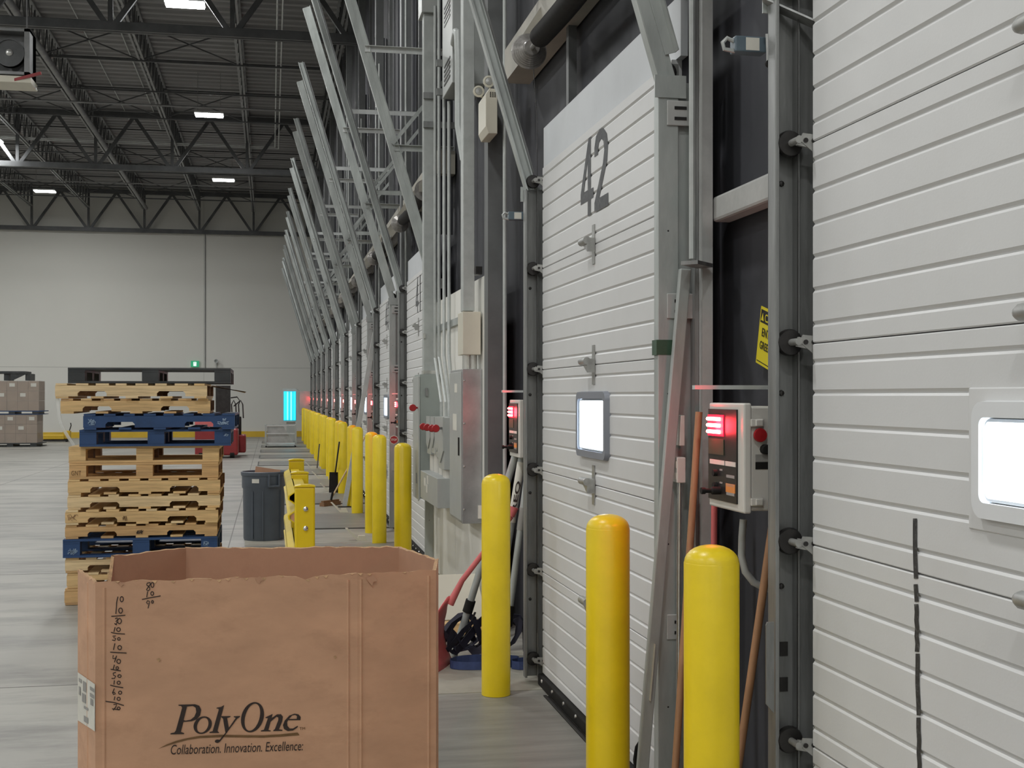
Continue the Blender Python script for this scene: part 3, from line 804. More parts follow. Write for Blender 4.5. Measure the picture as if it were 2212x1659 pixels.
# --- logo, traced on the panel
def lg(p): return (340 + p[0] / 6.1444, 1490 + p[1] / 6.1444)
def ell(cx, cy, rx, ry, sk, n=28): return [(cx + rx * math.cos(t) - sk * ry * math.sin(t), cy + ry * math.sin(t)) for t in [2 * math.pi * i / n for i in range(n)]]
glyphs = [
 [[(280, 198), (500, 192), (556, 212), (580, 265), (566, 340), (520, 393), (450, 418), (345, 425), (320, 520), (312, 560), (356, 575), (352, 588), (172, 592), (174, 578), (225, 566), (245, 540), (328, 240), (318, 216), (280, 211)],
  [(392, 222), (470, 214), (508, 238), (516, 296), (490, 358), (440, 398), (375, 410), (348, 404)]],
 [ell(601, 469, 120, 117, .18), ell(601, 470, 74, 99, .22)],
 [[(785, 238), (845, 228), (885, 203), (798, 540), (803, 558), (820, 562), (816, 573), (690, 574), (692, 560), (733, 550), (815, 262), (806, 249), (785, 250)]],
 [[(848, 350), (972, 349), (968, 362), (926, 374), (948, 505), (906, 590), (882, 455), (871, 384), (848, 364)]],
 [[(1012, 352), (1098, 347), (1092, 362), (1058, 385), (862, 650), (826, 692), (800, 706), (770, 700), (760, 682), (775, 664), (800, 660), (826, 664), (900, 575), (1040, 372), (1014, 364)]],
 [ell(1262, 364, 150, 201, .16, 36), ell(1260, 364, 98, 180, .2, 36)],
 [[(1432, 366), (1530, 321), (1482, 500), (1472, 534), (1505, 540), (1500, 551), (1372, 553), (1374, 541), (1414, 530), (1468, 376), (1440, 376)]],
 [[(1512, 378), (1588, 327), (1640, 325), (1666, 358), (1656, 420), (1614, 525), (1660, 532), (1655, 545), (1535, 549), (1540, 536), (1560, 520), (1605, 402), (1606, 368), (1580, 358), (1502, 425)]],
 [[(1898, 402), (1901, 360), (1872, 326), (1820, 317), (1750, 343), (1690, 408), (1666, 470), (1680, 520), (1730, 548), (1800, 541), (1848, 508), (1868, 486), (1858, 479), (1800, 514), (1756, 514), (1726, 480), (1722, 430), (1735, 404)],
  [(1745, 388), (1790, 341), (1830, 332), (1852, 350), (1848, 386)]],
 [[(10, 784), (130, 722), (250, 678), (400, 640), (560, 612), (850, 596), (1120, 602), (1400, 605), (1640, 590), (1860, 567), (1886, 601), (1640, 622), (1400, 634), (1120, 632), (850, 628), (560, 640), (400, 664), (250, 704), (130, 742)]],
]
for gi, loops in enumerate(glyphs):
    v, f = fill2d([[(p[0], -p[1]) for p in lp] for lp in loops])
    mb = MB(); mb.add([ab(*lg((p[0], -p[1]))) for p in v], f)
    mb.build('logo_letter' if gi < len(glyphs) - 1 else 'logo_swoosh', M_INK if gi < len(glyphs) - 1 else M_INKB, panels['AB'], fix=False)
def ab_text(name, s, x0, y0, x1, y1, hpx, shear=0.0, m=M_INK, bold=0.0):
    a = ab(x0, y0); b = ab(x1, y1); c = ab(x0, y0 - hpx)
    return text_on(name, s, m, panels['AB'], a, b - a, Vector((0, 0, 1)), (b - a).length, (c - a).length, shear, bold)
ab_text('slogan_text', 'Collaboration. Innovation. Excellence:', 369, 1630, 655, 1621, 21, .2)
ab_text('trademark_text', 'TM', 647, 1577, 659, 1576.5, 6, 0, M_INKB)
# --- handwriting (px polylines)
def hw(x, y): return (160 + x / 4.877, 1240 + y / 4.877)
HAND = []
def H_(*pts): HAND.append([hw(*p) for p in pts])
def circ(cx, cy, rx, ry, n=10, rot=0.0): H_(*[(cx + rx * math.cos(t + .6), cy + ry * math.sin(t + .6)) for t in [2 * math.pi * i / n for i in range(n + 1)]])
# 80 / 10 / 90
H_((800, 90), (770, 95), (765, 115), (795, 140), (798, 165), (775, 178), (762, 165), (780, 140), (805, 105), (800, 90)); circ(825, 115, 16, 26)
H_((775, 185), (765, 245)); circ(823, 205, 15, 20); H_((715, 268), (800, 250), (912, 230))
H_((798, 290), (775, 280), (762, 300), (775, 318), (797, 295), (785, 335), (780, 362)); circ(826, 293, 10, 15)
# the column of sums
H_((462, 238), (448, 300), (446, 345)); circ(502, 265, 17, 28); H_((446, 345), (440, 420)); circ(490, 385, 20, 28); H_((392, 446), (470, 440), (540, 434))
H_((432, 470), (455, 462), (460, 480), (440, 500), (455, 510), (440, 530), (425, 520), (450, 538)); circ(478, 495, 20, 28)
H_((432, 560), (420, 610)); circ(468, 585, 20, 20); H_((388, 615), (460, 628), (536, 632))
H_((405, 655), (440, 650), (415, 670), (440, 680), (430, 700), (400, 695)); circ(472, 683, 14, 14)
H_((430, 730), (415, 800)); circ(480, 775, 20, 22); H_((380, 822), (460, 828), (553, 832))
H_((412, 855), (408, 890), (445, 885)); H_((448, 860), (425, 930)); circ(470, 920, 20, 22)
H_((425, 955), (410, 1010)); circ(455, 990, 14, 14); H_((385, 1003), (440, 1012), (493, 1020))
H_((440, 1035), (410, 1045), (415, 1065), (438, 1075), (425, 1100), (395, 1100)); circ(478, 1075, 18, 15)
H_((425, 1120), (420, 1165)); circ(470, 1145, 17, 17); H_((380, 1170), (440, 1185), (518, 1198))
H_((425, 1205), (405, 1250), (415, 1270), (435, 1262), (425, 1245), (408, 1252)); circ(485, 1250, 17, 17)
H_((430, 1290), (422, 1330)); circ(470, 1315, 17, 17); H_((330, 1340), (430, 1355), (525, 1385))
H_((415, 1375), (450, 1372), (440, 1400), (412, 1435)); circ(470, 1415, 15, 14); H_((400, 1420), (440, 1425), (480, 1430))
for ln in HAND: strokes('handwritten_mark', [ln], 2.0, lambda a, b: ab(a, b), M_INK, panels['AB'])
# scuffs: small tears
for (x, y, s) in ((343, 1425, 5), (724, 1419, 4), (560, 1252, 9), (803, 1252, 12), (262, 1262, 6)):
    mb = MB(); q = [ab(x + s * a, y + s * b) for a, b in ((-1, -.3), (.2, -.8), (1, .2), (.3, .4), (.1, 1.1), (-.5, .5))]
    mb.add([p + nAB * .001 for p in q], [tuple(range(6))]); mb.build('scuff', M_CARDE if s < 6 else M_CARDI, panels['AB'], fix=False)
# shipping label on the corner panel
nDA = outn('DA')
def da(x, y, off=.003): return planept(x, y, CP['D'], nDA, off)
lb = MB(); lb.add([da(168, 1452), da(205, 1478), da(205, 1580), da(168, 1556)], [(0, 1, 2, 3)]); lab = lb.build('shipping_label', M_PAPER, panels['DA'], fix=False)
for (x0, y0, x1, y1) in ((170, 1464, 176, 1472), (179, 1470, 186, 1492), (194, 1482, 203, 1490), (194, 1496, 203, 1504), (170, 1482, 174, 1500), (177, 1496, 185, 1515), (195, 1508, 201, 1522), (181, 1524, 190, 1530), (181, 1545, 190, 1558)):
    q = MB(); dy = .65; q.add([da(x0, y0, .0045), da(x1, y0 + (x1 - x0) * dy, .0045), da(x1, y1 + (x1 - x0) * dy, .0045), da(x0, y1, .0045)], [(0, 1, 2, 3)]); q.build('label_print', M_PAPERG, lab, fix=False)

# ================================================================== PALLET STACK
YP = 10.9                                           # front face of the stack
def zrow(y, t=10.52): return max(0.0, HC - (y - HZ) * t / FPX)
def xcol(x): return atY(x, 1000, YP).x
def notched(x0, x1, z0, z1):
    W = x1 - x0; h = z1 - z0; nz = z0 + h * .48
    pts = [(x0, z0)]
    for c in (.24, .76):
        a = x0 + W * (c - .095); b = x0 + W * (c + .095)
        pts += [(a, z0), (a, nz - .018), (a + .018, nz), (b - .018, nz), (b, nz - .018), (b, z0)]
    pts += [(x1, z0), (x1, z1), (x0, z1)]
    return pts
def make_pallet(kind, px0, px1, pyt, pyb, label, m, mdeck, seed, dy=0.0, rot=0.0):
    rn = random.Random(seed)
    x0, x1, z0, z1 = xcol(px0), xcol(px1), zrow(pyb), zrow(pyt)
    D = 1.02; y0 = YP + dy; cx, cy = (x0 + x1) / 2, y0 + D / 2
    t = thing('pallet', (cx, cy, z0), label, 'pallet', 'pallets in the stack')
    bt = min(.018, (z1 - z0) * .15); a, b = z0 + bt, z1 - bt
    dm = lambda: mdeck[rn.randrange(len(mdeck))]
    if kind == 'stringer':
        for i, yy in enumerate((y0, y0 + D / 2 - .02, y0 + D - .04)):
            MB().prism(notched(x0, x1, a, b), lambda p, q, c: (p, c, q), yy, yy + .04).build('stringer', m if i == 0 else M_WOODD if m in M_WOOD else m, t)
        nb = 8
        for i in range(nb):
            wd = .095 + rn.uniform(-.012, .012); xx = x0 + .005 + i * (x1 - x0 - .11) / (nb - 1)
            box('deck_board', dm(), t, xx, xx + wd, y0 - .004, y0 + D, b + .001, z1)
        for i in range(5):
            xx = x0 + .005 + i * (x1 - x0 - .11) / 4
            if i in (1, 3): xx += .04 * (1 if i == 3 else -1) * 0
            box('bottom_board', dm(), t, xx, xx + .1, y0 - .002, y0 + D, z0, a - .001)
    else:
        for i in range(3):
            bw = .135
            xx = (x0, (x0 + x1) / 2 - bw / 2, x1 - bw)[i]
            for j, yy in enumerate((y0, y0 + D / 2 - .06, y0 + D - .12)):
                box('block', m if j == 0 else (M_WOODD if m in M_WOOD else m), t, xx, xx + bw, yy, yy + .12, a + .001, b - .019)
            box('stringer_board', m, t, xx, xx + bw, y0, y0 + D, b - .018, b)
        for j, yy in enumerate((y0 - .002, y0 + D / 2 - .06, y0 + D - .12)):
            box('bottom_board', m, t, x0, x1, yy, yy + .122, z0, a)
        for i in range(7):
            yy = y0 + i * (D - .1) / 6
            box('deck_board', m if i == 0 else dm(), t, x0, x1, yy - (.003 if i == 0 else 0), yy + .1, b + .001, z1)
    t.rotation_euler.z = rot
    return t
W0, W1, W2, W3 = M_WOOD
PAL = [
 ('stringer', 139, 470, 1267, 1301.5, 'honey wood pallet standing on the floor at the bottom of the stack', W1, [W0, W1, W3], 0, .002),
 ('stringer', 144, 472, 1234, 1266, 'honey wood pallet, second from the floor in the stack', W0, [W0, W2], .01, -.003),
 ('stringer', 140, 470, 1201, 1233, 'pale wood pallet directly under the low blue pallet', W2, [W0, W2, W1], 0, .004),
 ('block', 137, 470, 1161, 1200, 'blue painted pallet with chalk marks low in the stack', M_BLUE, [M_BLUE], -.03, 0),
 ('stringer', 140, 469, 1131, 1160.5, 'amber wood pallet resting on the low blue pallet', W1, [W1, W0], .0, .003),
 ('stringer', 142, 472, 1099, 1130.5, 'yellowish wood pallet with a large knot at its corner', W0, [W0, W2], -.02, -.004),
 ('stringer', 145, 475, 1067, 1098.5, 'pale bleached wood pallet in the middle of the stack', W2, [W2, W0], .0, .004),
 ('stringer', 147, 476, 1033.5, 1066.5, 'honey wood pallet under the stamped block pallet', W0, [W0, W1], -.01, -.002),
 ('block', 149, 471, 999.5, 1033, 'wooden block pallet stamped GNT on its corner block', W1, [W1, W0], .0, .003),
 ('block', 148, 473, 964, 999, 'honey wooden block pallet directly under the blue pair', W0, [W0, W2], .02, -.004),
 ('block', 172, 498, 928, 963.5, 'dark blue block pallet, lower of the upper blue pair', M_BLUE, [M_BLUE], -.03, .006),
 ('stringer', 183, 509, 893.5, 927.5, 'blue pallet with pale lettering, upper of the upper blue pair', M_BLUE, [M_BLUE], -.06, -.01),
 ('stringer', 130, 453, 861, 893, 'light wood pallet resting on the upper blue pallet', W0, [W0, W1], -.02, .012),
 ('stringer', 122, 449, 828.5, 860.5, 'light wood pallet under the black plastic pallet', W2, [W2, W0], -.05, -.008),
 ('block', 147, 498, 795, 828, 'black plastic pallet on top of the stack', M_PLAS, [M_PLAS], -.02, .004),
]
pal = []
for i, (kd, a, b, t, bt, lb_, m, md, dy, rt) in enumerate(PAL):
    pal.append(make_pallet(kd, a, b, t, bt, lb_, m, md, i, dy, rt))
# print on pallets
def pal_text(i, s, px0, px1, y0, y1, m, nm='stencil_text'):
    y = YP + PAL[i][8] - .0065
    a = Vector((xcol(px0), y, zrow(y1))); text_on(nm, s, m, pal[i], a, (1, 0, 0), (0, 0, 1), xcol(px1) - xcol(px0), zrow(y0) - zrow(y1))
pal_text(8, 'GNT', 154, 175, 1015, 1025, M_INKB)
def scribble(i, cx, cy, rx, ry, n, m, seed):
    rn = random.Random(seed); y = YP + PAL[i][8] - .0068; L = []
    for q in range(n):
        L.append([(xcol(cx + rx * rn.uniform(-1, 1) * .3 + rx * (j / 4 - .6)), zrow(cy + ry * rn.uniform(-1, 1))) for j in range(6)])
    strokes('chalk_mark', L, .0035, lambda a, b: (a, y, b), m, pal[i])
scribble(3, 158, 1187, 12, 7, 7, M_PALE, 1); scribble(3, 445, 1175, 8, 5, 4, M_PALE, 2)
scribble(11, 201, 911, 10, 7, 7, M_PALE, 3); scribble(11, 484, 914, 15, 4, 6, M_PALE, 4); scribble(11, 486, 906, 5, 3, 3, M_PALE, 5)
scribble(10, 488, 940, 6, 4, 3, M_PALE, 6)
scribble(5, 158, 1115, 14, 8, 4, M_WOODD, 7); scribble(4, 302, 1148, 9, 5, 6, M_INK, 8); scribble(5, 271, 1118, 7, 6, 4, M_INKB, 9)
# loose sheet poking out of the stack and dangling stretch wrap
p = MB(); q0 = atY(455, 834, YP + .25); q1 = atY(532, 846, YP + .35)
p.add([q0, q1, q1 + Vector((-.02, .3, -.005)), q0 + Vector((0, .35, .01))], [(0, 1, 2, 3)])
p.add([v + Vector((0, 0, -.006)) for v in (q0, q1, q1 + Vector((-.02, .3, -.005)), q0 + Vector((0, .35, .01)))], [(3, 2, 1, 0)])
tag(p.build('slip_sheet', M_CARDE), 'thin cardboard sheet sticking out below the black plastic pallet', 'sheet')
pts = [atY(x, y, YP - .02) for x, y in ((124, 858), (126, 880), (128, 900), (131, 915), (139, 930), (148, 945), (160, 962))]
tag(MB().ribbon(pts, .03, (1, -.5, .3)).build('wrap_tail', mat('loose_film', (.75, .75, .72), .3, var=.1, alpha=.45)), 'torn clear stretch wrap hanging from the light wood pallets', 'stretch wrap')

# ================================================================== TRASH CAN
c = atZ(570, 1165, 0); c.z = 0; TR = .262
tc = thing('trash_can', c, 'grey round plastic trash can with a white sticker', 'trash can')
MB().lathe(c, [(.235, .0), (.243, .02), (.25, .62), (.262, .64), (.262, .775), (.27, .78), (.275, .80), (.275, .825), (.258, .83), (.25, .80), (.24, .5), (.235, .05), (0, .05)], 40).build('can_body', M_CAN, tc, smooth=True)
cd = Vector((-c.x, -c.y, 0)).normalized(); cr = Vector((cd.y * -1, cd.x, 0)); cr = -cr if cr.x < 0 else cr
for s in (.45,):
    d2 = (cd * math.cos(s) + cr * math.sin(s)).normalized()
    hc = c + d2 * .262; tn = Vector((-d2.y, d2.x, 0))
    hb = MB()
    hb.bar(hc + Vector((0, 0, .66)) - tn * .07, hc + Vector((0, 0, .66)) + tn * .07, .06, .025, (0, 0, 1))
    hb.bar(hc + Vector((0, 0, .66)) - tn * .065 + d2 * .01, hc + Vector((0, 0, .8)) - tn * .065 + d2 * .01, .02, .04, d2)
    hb.bar(hc + Vector((0, 0, .66)) + tn * .065 + d2 * .01, hc + Vector((0, 0, .8)) + tn * .065 + d2 * .01, .02, .04, d2)
    hb.build('handle', M_CAN, tc, bevel=.005)
for s in (-.55, -.05, .9):
    d2 = (cd * math.cos(s) + cr * math.sin(s)).normalized(); q = c + d2 * .249
    MB().bar(q + Vector((0, 0, .03)), q + Vector((0, 0, .6)), .012, .02, d2).build('rib', M_CAN, tc)
d2 = (cd * math.cos(-.38) + cr * math.sin(-.38)).normalized(); q = c + d2 * .2645; tn = Vector((-d2.y, d2.x, 0))
MB().bar(q + Vector((0, 0, .725)) - tn * .045, q + Vector((0, 0, .725)) + tn * .045, .002, .05, (0, 0, 1)).build('sticker', M_PAPER, tc)
tag(MB().bar(c + Vector((.0, .05, .55)), c + Vector((.05, .08, .86)), .3, .02, (0, 1, .1)).build('scrap_cardboard', M_CARDI), 'piece of scrap cardboard inside the trash can', 'cardboard')

# ================================================================== YELLOW GUARD RAIL
XG = .25
gr = thing('guard_rail', (XG, 11, 0), 'yellow steel guard rail with ribbed beam before the electrical panels', 'guard rail')
for Yg, h, w_ in ((9.45, 1.06, .15), (11.1, 1.06, .15), (12.55, 1.1, .15)):
    po = box('post', M_YEL, gr, XG - w_ / 2, XG + w_ / 2, Yg, Yg + w_ * .7, .001, h, bevel=.012)
    MB().prism([(-.54, 0), (.54, 0), (.5, .012), (.2, .02), (-.2, .02), (-.5, .012)], lambda a, b, cc: (XG + a * w_, cc, h + b), Yg - .005, Yg + w_ * .7 + .005).build('post_cap', M_YEL, po, bevel=.004)
    if Yg < 10:
        for z in (.90, .755): MB().lathe((XG + .005, Yg, z), [(.019, 0), (.018, -.008), (.011, -.014), (0, -.016)], 14, 'y').build('bolt', M_CHROME, po, smooth=True)
for z0 in (.35, .78):
    pr = [(-.02, 0), (-.07, .03), (-.075, .06), (-.02, .1), (-.02, .14), (-.075, .18), (-.07, .21), (-.02, .24), (-.012, .24), (-.06, .205), (-.062, .18), (-.01, .145), (-.01, .095), (-.062, .06), (-.06, .035), (-.012, 0)]
    MB().prism(pr, lambda a, b, cc: (XG + a - .05, cc, z0 + b), 9.57, 12.62).build('ribbed_beam', M_YEL, gr)
    MB().box(XG - .07, XG + .02, 9.57, 12.54, z0 + .1, z0 + .24).build('beam_backing', M_YEL, gr)

# ================================================================== ELECTRICAL GEAR ON THE WHITE BOARD
XB = 1.599
e = thing('electrical_cabinet', (1.5, 9.83, .76), 'tall galvanized electrical cabinet with screws on the white board', 'cabinet')
box('cabinet_body', M_ENCZ, e, 1.445, XB, 9.5, 10.15, .76, 1.95, bevel=.004)
dr = box('cabinet_door', M_ENC, e, 1.437, 1.445, 9.52, 10.14, .78, 1.93, bevel=.003)
box('latch', M_BLACK, dr, 1.43, 1.437, 9.6, 9.64, 1.28, 1.42)
box('rating_label', M_PAPER, dr, 1.4355, 1.437, 9.75, 9.95, 1.47, 1.60)
box('rating_label', M_PAPER, dr, 1.4355, 1.437, 9.72, 9.86, 1.77, 1.84)
for z in (.87, 1.2, 1.53, 1.86): MB().lathe((1.46, 9.5, z), [(.009, 0), (.007, -.005), (0, -.006)], 8, 'y').build('screw', M_CHROME, e)
box('bottom_hook', M_PAPER, e, 1.565, 1.59, 9.47, 9.5, .80, .9)
e = thing('disconnect_switch', (1.49, 12.2, .76), 'green-grey disconnect switch cabinet with red knob nearest door 41', 'switch box')
box('cabinet_body', M_ENCG, e, 1.40, XB, 11.90, 12.36, .76, 1.95, bevel=.004)
dr = box('cabinet_door', M_ENC, e, 1.385, 1.40, 11.89, 12.37, .75, 1.93, bevel=.003)
box('door_latch', M_GALVD, dr, 1.375, 1.386, 12.0, 12.04, .9, 1.0)
box('hasp', M_GALVD, e, 1.45, 1.475, 11.88, 11.90, 1.74, 1.82)
MB().lathe((1.33, 11.90, 1.63), [(.034, 0), (.034, -.02), (.03, -.025), (0, -.025)], 20, 'y').cyl((1.33, 11.92, 1.63), (1.39, 11.97, 1.63), .01, 8).build('knob', M_REDB, e, smooth=True)
e = thing('wiring_trough', (1.48, 11, .8), 'low grey wiring trough under the small disconnect switches', 'trough')
box('trough_body', M_ENC, e, 1.37, XB, 10.4, 11.6, .80, 1.05, bevel=.003)
for (a, b, z) in ((11.2, 11.32, .93), (11.02, 11.1, .96), (11.08, 11.16, .88)): box('label', M_PAPER, e, 1.368, 1.37, a, b, z, z + .07)
for i, (y0, y1, z0, z1, xf, lb_) in enumerate(((10.42, 10.78, 1.12, 1.56, 1.42, 'nearest the tall cabinet'), (10.83, 11.12, 1.2, 1.55, 1.44, 'second from the tall cabinet'),
                                          (11.17, 11.42, 1.22, 1.55, 1.44, 'third from the tall cabinet'), (11.47, 11.75, 1.2, 1.55, 1.44, 'fourth from the tall cabinet'))):
    e = thing('safety_switch', (1.52, (y0 + y1) / 2, z0), 'small grey safety switch with red knob, %s' % lb_, 'switch box', 'small safety switches over the trough')
    box('switch_body', M_ENC, e, xf + .01, XB, y0, y1, z0, z1, bevel=.004)
    MB().prism([(y0, z0 + .16), (y0 + (y1 - y0) * .55, z0 + .05), (y1, z0 + .1), (y1, z1 + .004), (y0, z1 + .004)], lambda a, b, cc: (cc, a, b), xf, xf + .012).build('switch_cover', M_ENC, e)
    MB().lathe((xf - .06, y0 + .02, z1 - .09), [(.033, 0), (.033, -.018), (.028, -.024), (0, -.024)], 18, 'y').build('knob', M_REDB, e, smooth=True)
    MB().bar((xf - .06, y0 + .03, z1 - .09), (xf + .005, y0 + .05, z1 - .09), .02, .02).build('knob_arm', M_GALVD, e)
    for q in (0, 1):
        MB().cyl((xf + .05, y0 + .06 + q * .1, 1.05), (xf + .05, y0 + .06 + q * .1, z0 + .02), .028, 12).build('conduit_nipple', M_BOXW, e, smooth=True)
# wireways and conduits
def duct(name, label, x0, x1, y0, y1, z0, z1, m=M_COND, cat='wireway'):
    t = thing(name, ((x0 + x1) / 2, (y0 + y1) / 2, z0), label, cat)
    box('duct', m, t, x0, x1, y0, y1, z0, z1, bevel=.004)
    return t
t = duct('wireway', 'wide vertical steel wireway rising from the green-grey disconnect cabinet', 1.455, 1.57, 12.05, 12.18, 1.96, 5.45)
box('collar', M_CHROME, t, 1.45, 1.575, 12.045, 12.185, 1.955, 1.99); box('pull_box', M_ENC, t, 1.43, 1.60, 12.0, 12.3, 5.45, 6.2)
box('clip', M_CHROME, t, 1.45, 1.47, 12.03, 12.05, 2.3, 2.35)
t = duct('wireway', 'vertical steel wireway rising from the white splice box above the tall cabinet', 1.46, 1.55, 9.56, 9.69, 2.4, 8.5)
box('splice_box', M_CREAM, t, 1.445, 1.585, 9.48, 9.74, 2.06, 2.39, bevel=.004)
MB().cyl((1.49, 9.6, 1.95), (1.49, 9.6, 2.06), .03, 12).cyl((1.545, 9.6, 1.95), (1.545, 9.6, 2.06), .03, 12).build('nipple', M_CHROME, t)
box('wall_clip', M_BLKM, t, 1.55, 1.60, 9.5, 9.62, 2.68, 2.74)
cdz = [(940, 5.5, 1.56, 'first from the wide wireway'), (948.5, 7.5, 1.56, 'second from the wide wireway'), (959.5, 7.5, 1.56, 'third from the wide wireway'), (970, 4.36, 1.56, 'fourth from the wide wireway')]
for i, (x, zt, zb, lb_) in enumerate(cdz):
    P = atX(x, 700, 1.555)
    yb = (10.55, 10.75, 10.95, 11.25)[3 - i]
    P2 = Vector((1.52, yb, zb))
    tag(MB().tube([P2, Vector((1.52, yb, zb + .12)), Vector((1.555, P.y, zb + .55)), Vector((1.555, P.y, zt))], .016, 10).build('conduit', M_COND, smooth=True),
        'thin vertical conduit running up from the safety switches, %s' % lb_, 'conduit', 'conduits above the safety switches')
tag(box('strut_channel', M_GALV, None, 1.576, 1.60, 9.95, 12.3, 2.36, 2.42), 'horizontal strut clamping the conduits to the white board', 'strut', 'strut channels holding the conduits')
for (x, y_, z, lb_) in ((1.45, 12.02, 4.62, 'second from the top'), (1.45, 12.02, 4.34, 'lowest of the four'), (1.47, 11.2, 4.46, 'third from the top'), (1.47, 11.2, 4.72, 'highest of the four')):
    tag(MB().box(x, 1.8, y_, y_ + .03, z, z + .06).build('strut_channel', M_GALVD), 'short strut holding the conduits high up, %s' % lb_, 'strut', 'strut channels holding the conduits')
t = thing('transformer', (1.65, 10.8, 4.4), 'grey louvred transformer cabinet high above the electrical panels', 'transformer')
box('case', M_ENC, t, 1.51, 1.80, 10.5, 11.1, 4.4, 5.4, bevel=.006)
for z in (4.48, 4.52, 4.56, 4.60, 4.64, 5.0, 5.04, 5.08, 5.12, 5.16): box('louvre', M_BLKM, t, 1.505, 1.512, 10.62, 10.98, z, z + .018)
tag(MB().tube([(1.52, 10.45, 4.72), (1.50, 10.2, 4.74), (1.48, 9.95, 4.66), (1.48, 9.9, 4.4), (1.48, 9.9, 3.9), (1.5, 9.75, 3.6)], .035, 12).build('flexible_conduit', M_COND, smooth=True), 'curved conduit dropping from the transformer to the wireway', 'conduit')
# emergency light
t = thing('emergency_light', (1.54, 8.9, 3.6), 'cream emergency light unit with two round lamp heads', 'emergency light')
MB().prism([(1.50, 3.66), (1.50, 3.89), (1.525, 3.93), (1.585, 3.93), (1.585, 3.61), (1.52, 3.61)], lambda a, b, cc: (a, cc, b), 8.76, 9.08).build('battery_case', M_CREAM, t, bevel=.004)
for i in range(3):
    for j in range(4): box('vent_slot', M_BLKM, t, 1.53 + i * .016, 1.54 + i * .016, 8.757, 8.761, 3.87 + j * .01, 3.875 + j * .01)
for (yy, xx, zz) in ((8.8, 1.53, 3.99), (9.0, 1.49, 3.965)):
    h = MB().lathe((xx, yy, zz), [(.01, .05), (.03, .045), (.042, .01), (.042, 0), (.03, -.003), (.022, .004), (0, .006)], 20, 'y').build('lamp_head', M_CREAM, t, smooth=True)
    MB().lathe((xx, yy, zz), [(.026, -.004), (0, -.008)], 16, 'y').build('lamp_lens', M_ZINC, h)
    MB().cyl((xx + .01, yy + .02, zz - .03), (1.54, yy + .02, 3.925), .008, 8).build('lamp_stem', M_CREAM, t)
tag(MB().tube([(1.655, 8.85, 0.05), (1.655, 8.85, 9)], .015, 8).build('conduit', M_COND, smooth=True), 'vertical conduit on the dark wall beside the control box of door 42', 'conduit')
tag(MB().tube([(1.626, 4.69, 2.28), (1.626, 4.69, 9)], .013, 8).build('conduit', M_COND, smooth=True), 'vertical conduit rising beside the near track of door 42', 'conduit')
for k in KS[2:7]:
    tag(MB().tube([(1.57, yl(k) + .5, 1.8), (1.57, yl(k) + .5, 2.0), (1.62, yl(k) + .2, 2.45), (1.62, yl(k) + .2, 6.8)], .014, 8).build('conduit', M_COND, smooth=True),
        'bent conduit rising from the control box beside %s' % which(k), 'conduit', 'bent conduits of the far control boxes')

# ================================================================== BETWEEN THE NEAREST DOOR AND DOOR 42
# caution sign, hung crooked on the dark wall
sg = thing('caution_sign', (1.8, 4.28, 1.95), 'yellow and black caution sign hung crooked behind the nearest door track', 'sign')
ph = math.radians(14.5); so = atX(1640, 722, 1.795)
sux = Vector((0, -math.cos(ph), -math.sin(ph))); suz = Vector((0, -math.sin(ph), math.cos(ph)))     # reading direction runs towards the camera
SW, SH = .26, .215
def sp(u, v, off=0.0): return so + sux * u + suz * v + Vector((-off, 0, 0))
def plate(nm, m, par, u0, u1, v0, v1, off, th=.003):
    mb = MB(); c = [sp(u, v, o) for o in (off, off + th) for u, v in ((u0, v0), (u1, v0), (u1, v1), (u0, v1))]
    mb.add(c, [(3, 2, 1, 0), (4, 5, 6, 7), (0, 1, 5, 4), (1, 2, 6, 5), (2, 3, 7, 6), (3, 0, 4, 7)]); return mb.build(nm, m, par)
sg.location = so
pl = plate('sign_plate', M_SIGN, sg, 0, SW, -SH / 2, SH / 2, 0)
plate('sign_header', M_BLKM, pl, .008, SW - .008, SH / 2 - .058, SH / 2 - .010, .003, .001)
plate('sign_border', M_BLKM, pl, .008, SW - .008, -SH / 2 + .010, -SH / 2 + .013, .003, .001)
text_on('sign_text', 'CAUTION', M_SIGN, pl, sp(.05, SH / 2 - .05, .0048), sux, suz, SW - .07, .03, bold=.01)
text_on('sign_text', 'ENTER ON', M_BLKM, pl, sp(.035, SH / 2 - .107, .0048), sux, suz, SW - .07, .032, bold=.015)
text_on('sign_text', 'GREEN ONLY', M_BLKM, pl, sp(.025, SH / 2 - .155, .0048), sux, suz, SW - .05, .03, bold=.015)
mb = MB(); mb.add([sp(.014, SH / 2 - .05, .0048), sp(.042, SH / 2 - .05, .0048), sp(.028, SH / 2 - .02, .0048)], [(0, 1, 2)]); mb.build('warning_triangle', M_SIGN, pl, fix=False)
# limit switches
for k in (-1, 0):
    y = yl(k) + .2
    t = thing('limit_switch', (1.5, y, 2.83), 'blue-grey limit switch on the track of %s' % which(k), 'switch', 'limit switches on the tracks')
    box('switch_body', mat('switch_blue', (.10, .14, .17), .4), t, 1.44, 1.545, y, y + .05, 2.83, 2.88, bevel=.004)
    box('switch_label', M_PAPER, t, 1.475, 1.52, y - .001, y, 2.835, 2.875)
    MB().tube([(1.445, y + .02, 2.865), (1.42, y + .02, 2.875), (1.405, y + .02, 2.86), (1.41, y + .02, 2.84), (1.445, y + .02, 2.835)], .007, 8).build('cable_loop', M_ENC, t, smooth=True)
    MB().bar((1.535, y - .03, 2.88), (1.53, y - .05, 2.78), .012, .004).build('lever', M_ZINC, t)
    MB().lathe((1.53, y - .05, 2.78), [(.012, 0), (.012, -.012), (0, -.012)], 12, 'y').build('lever_roller', M_BLACK, t)
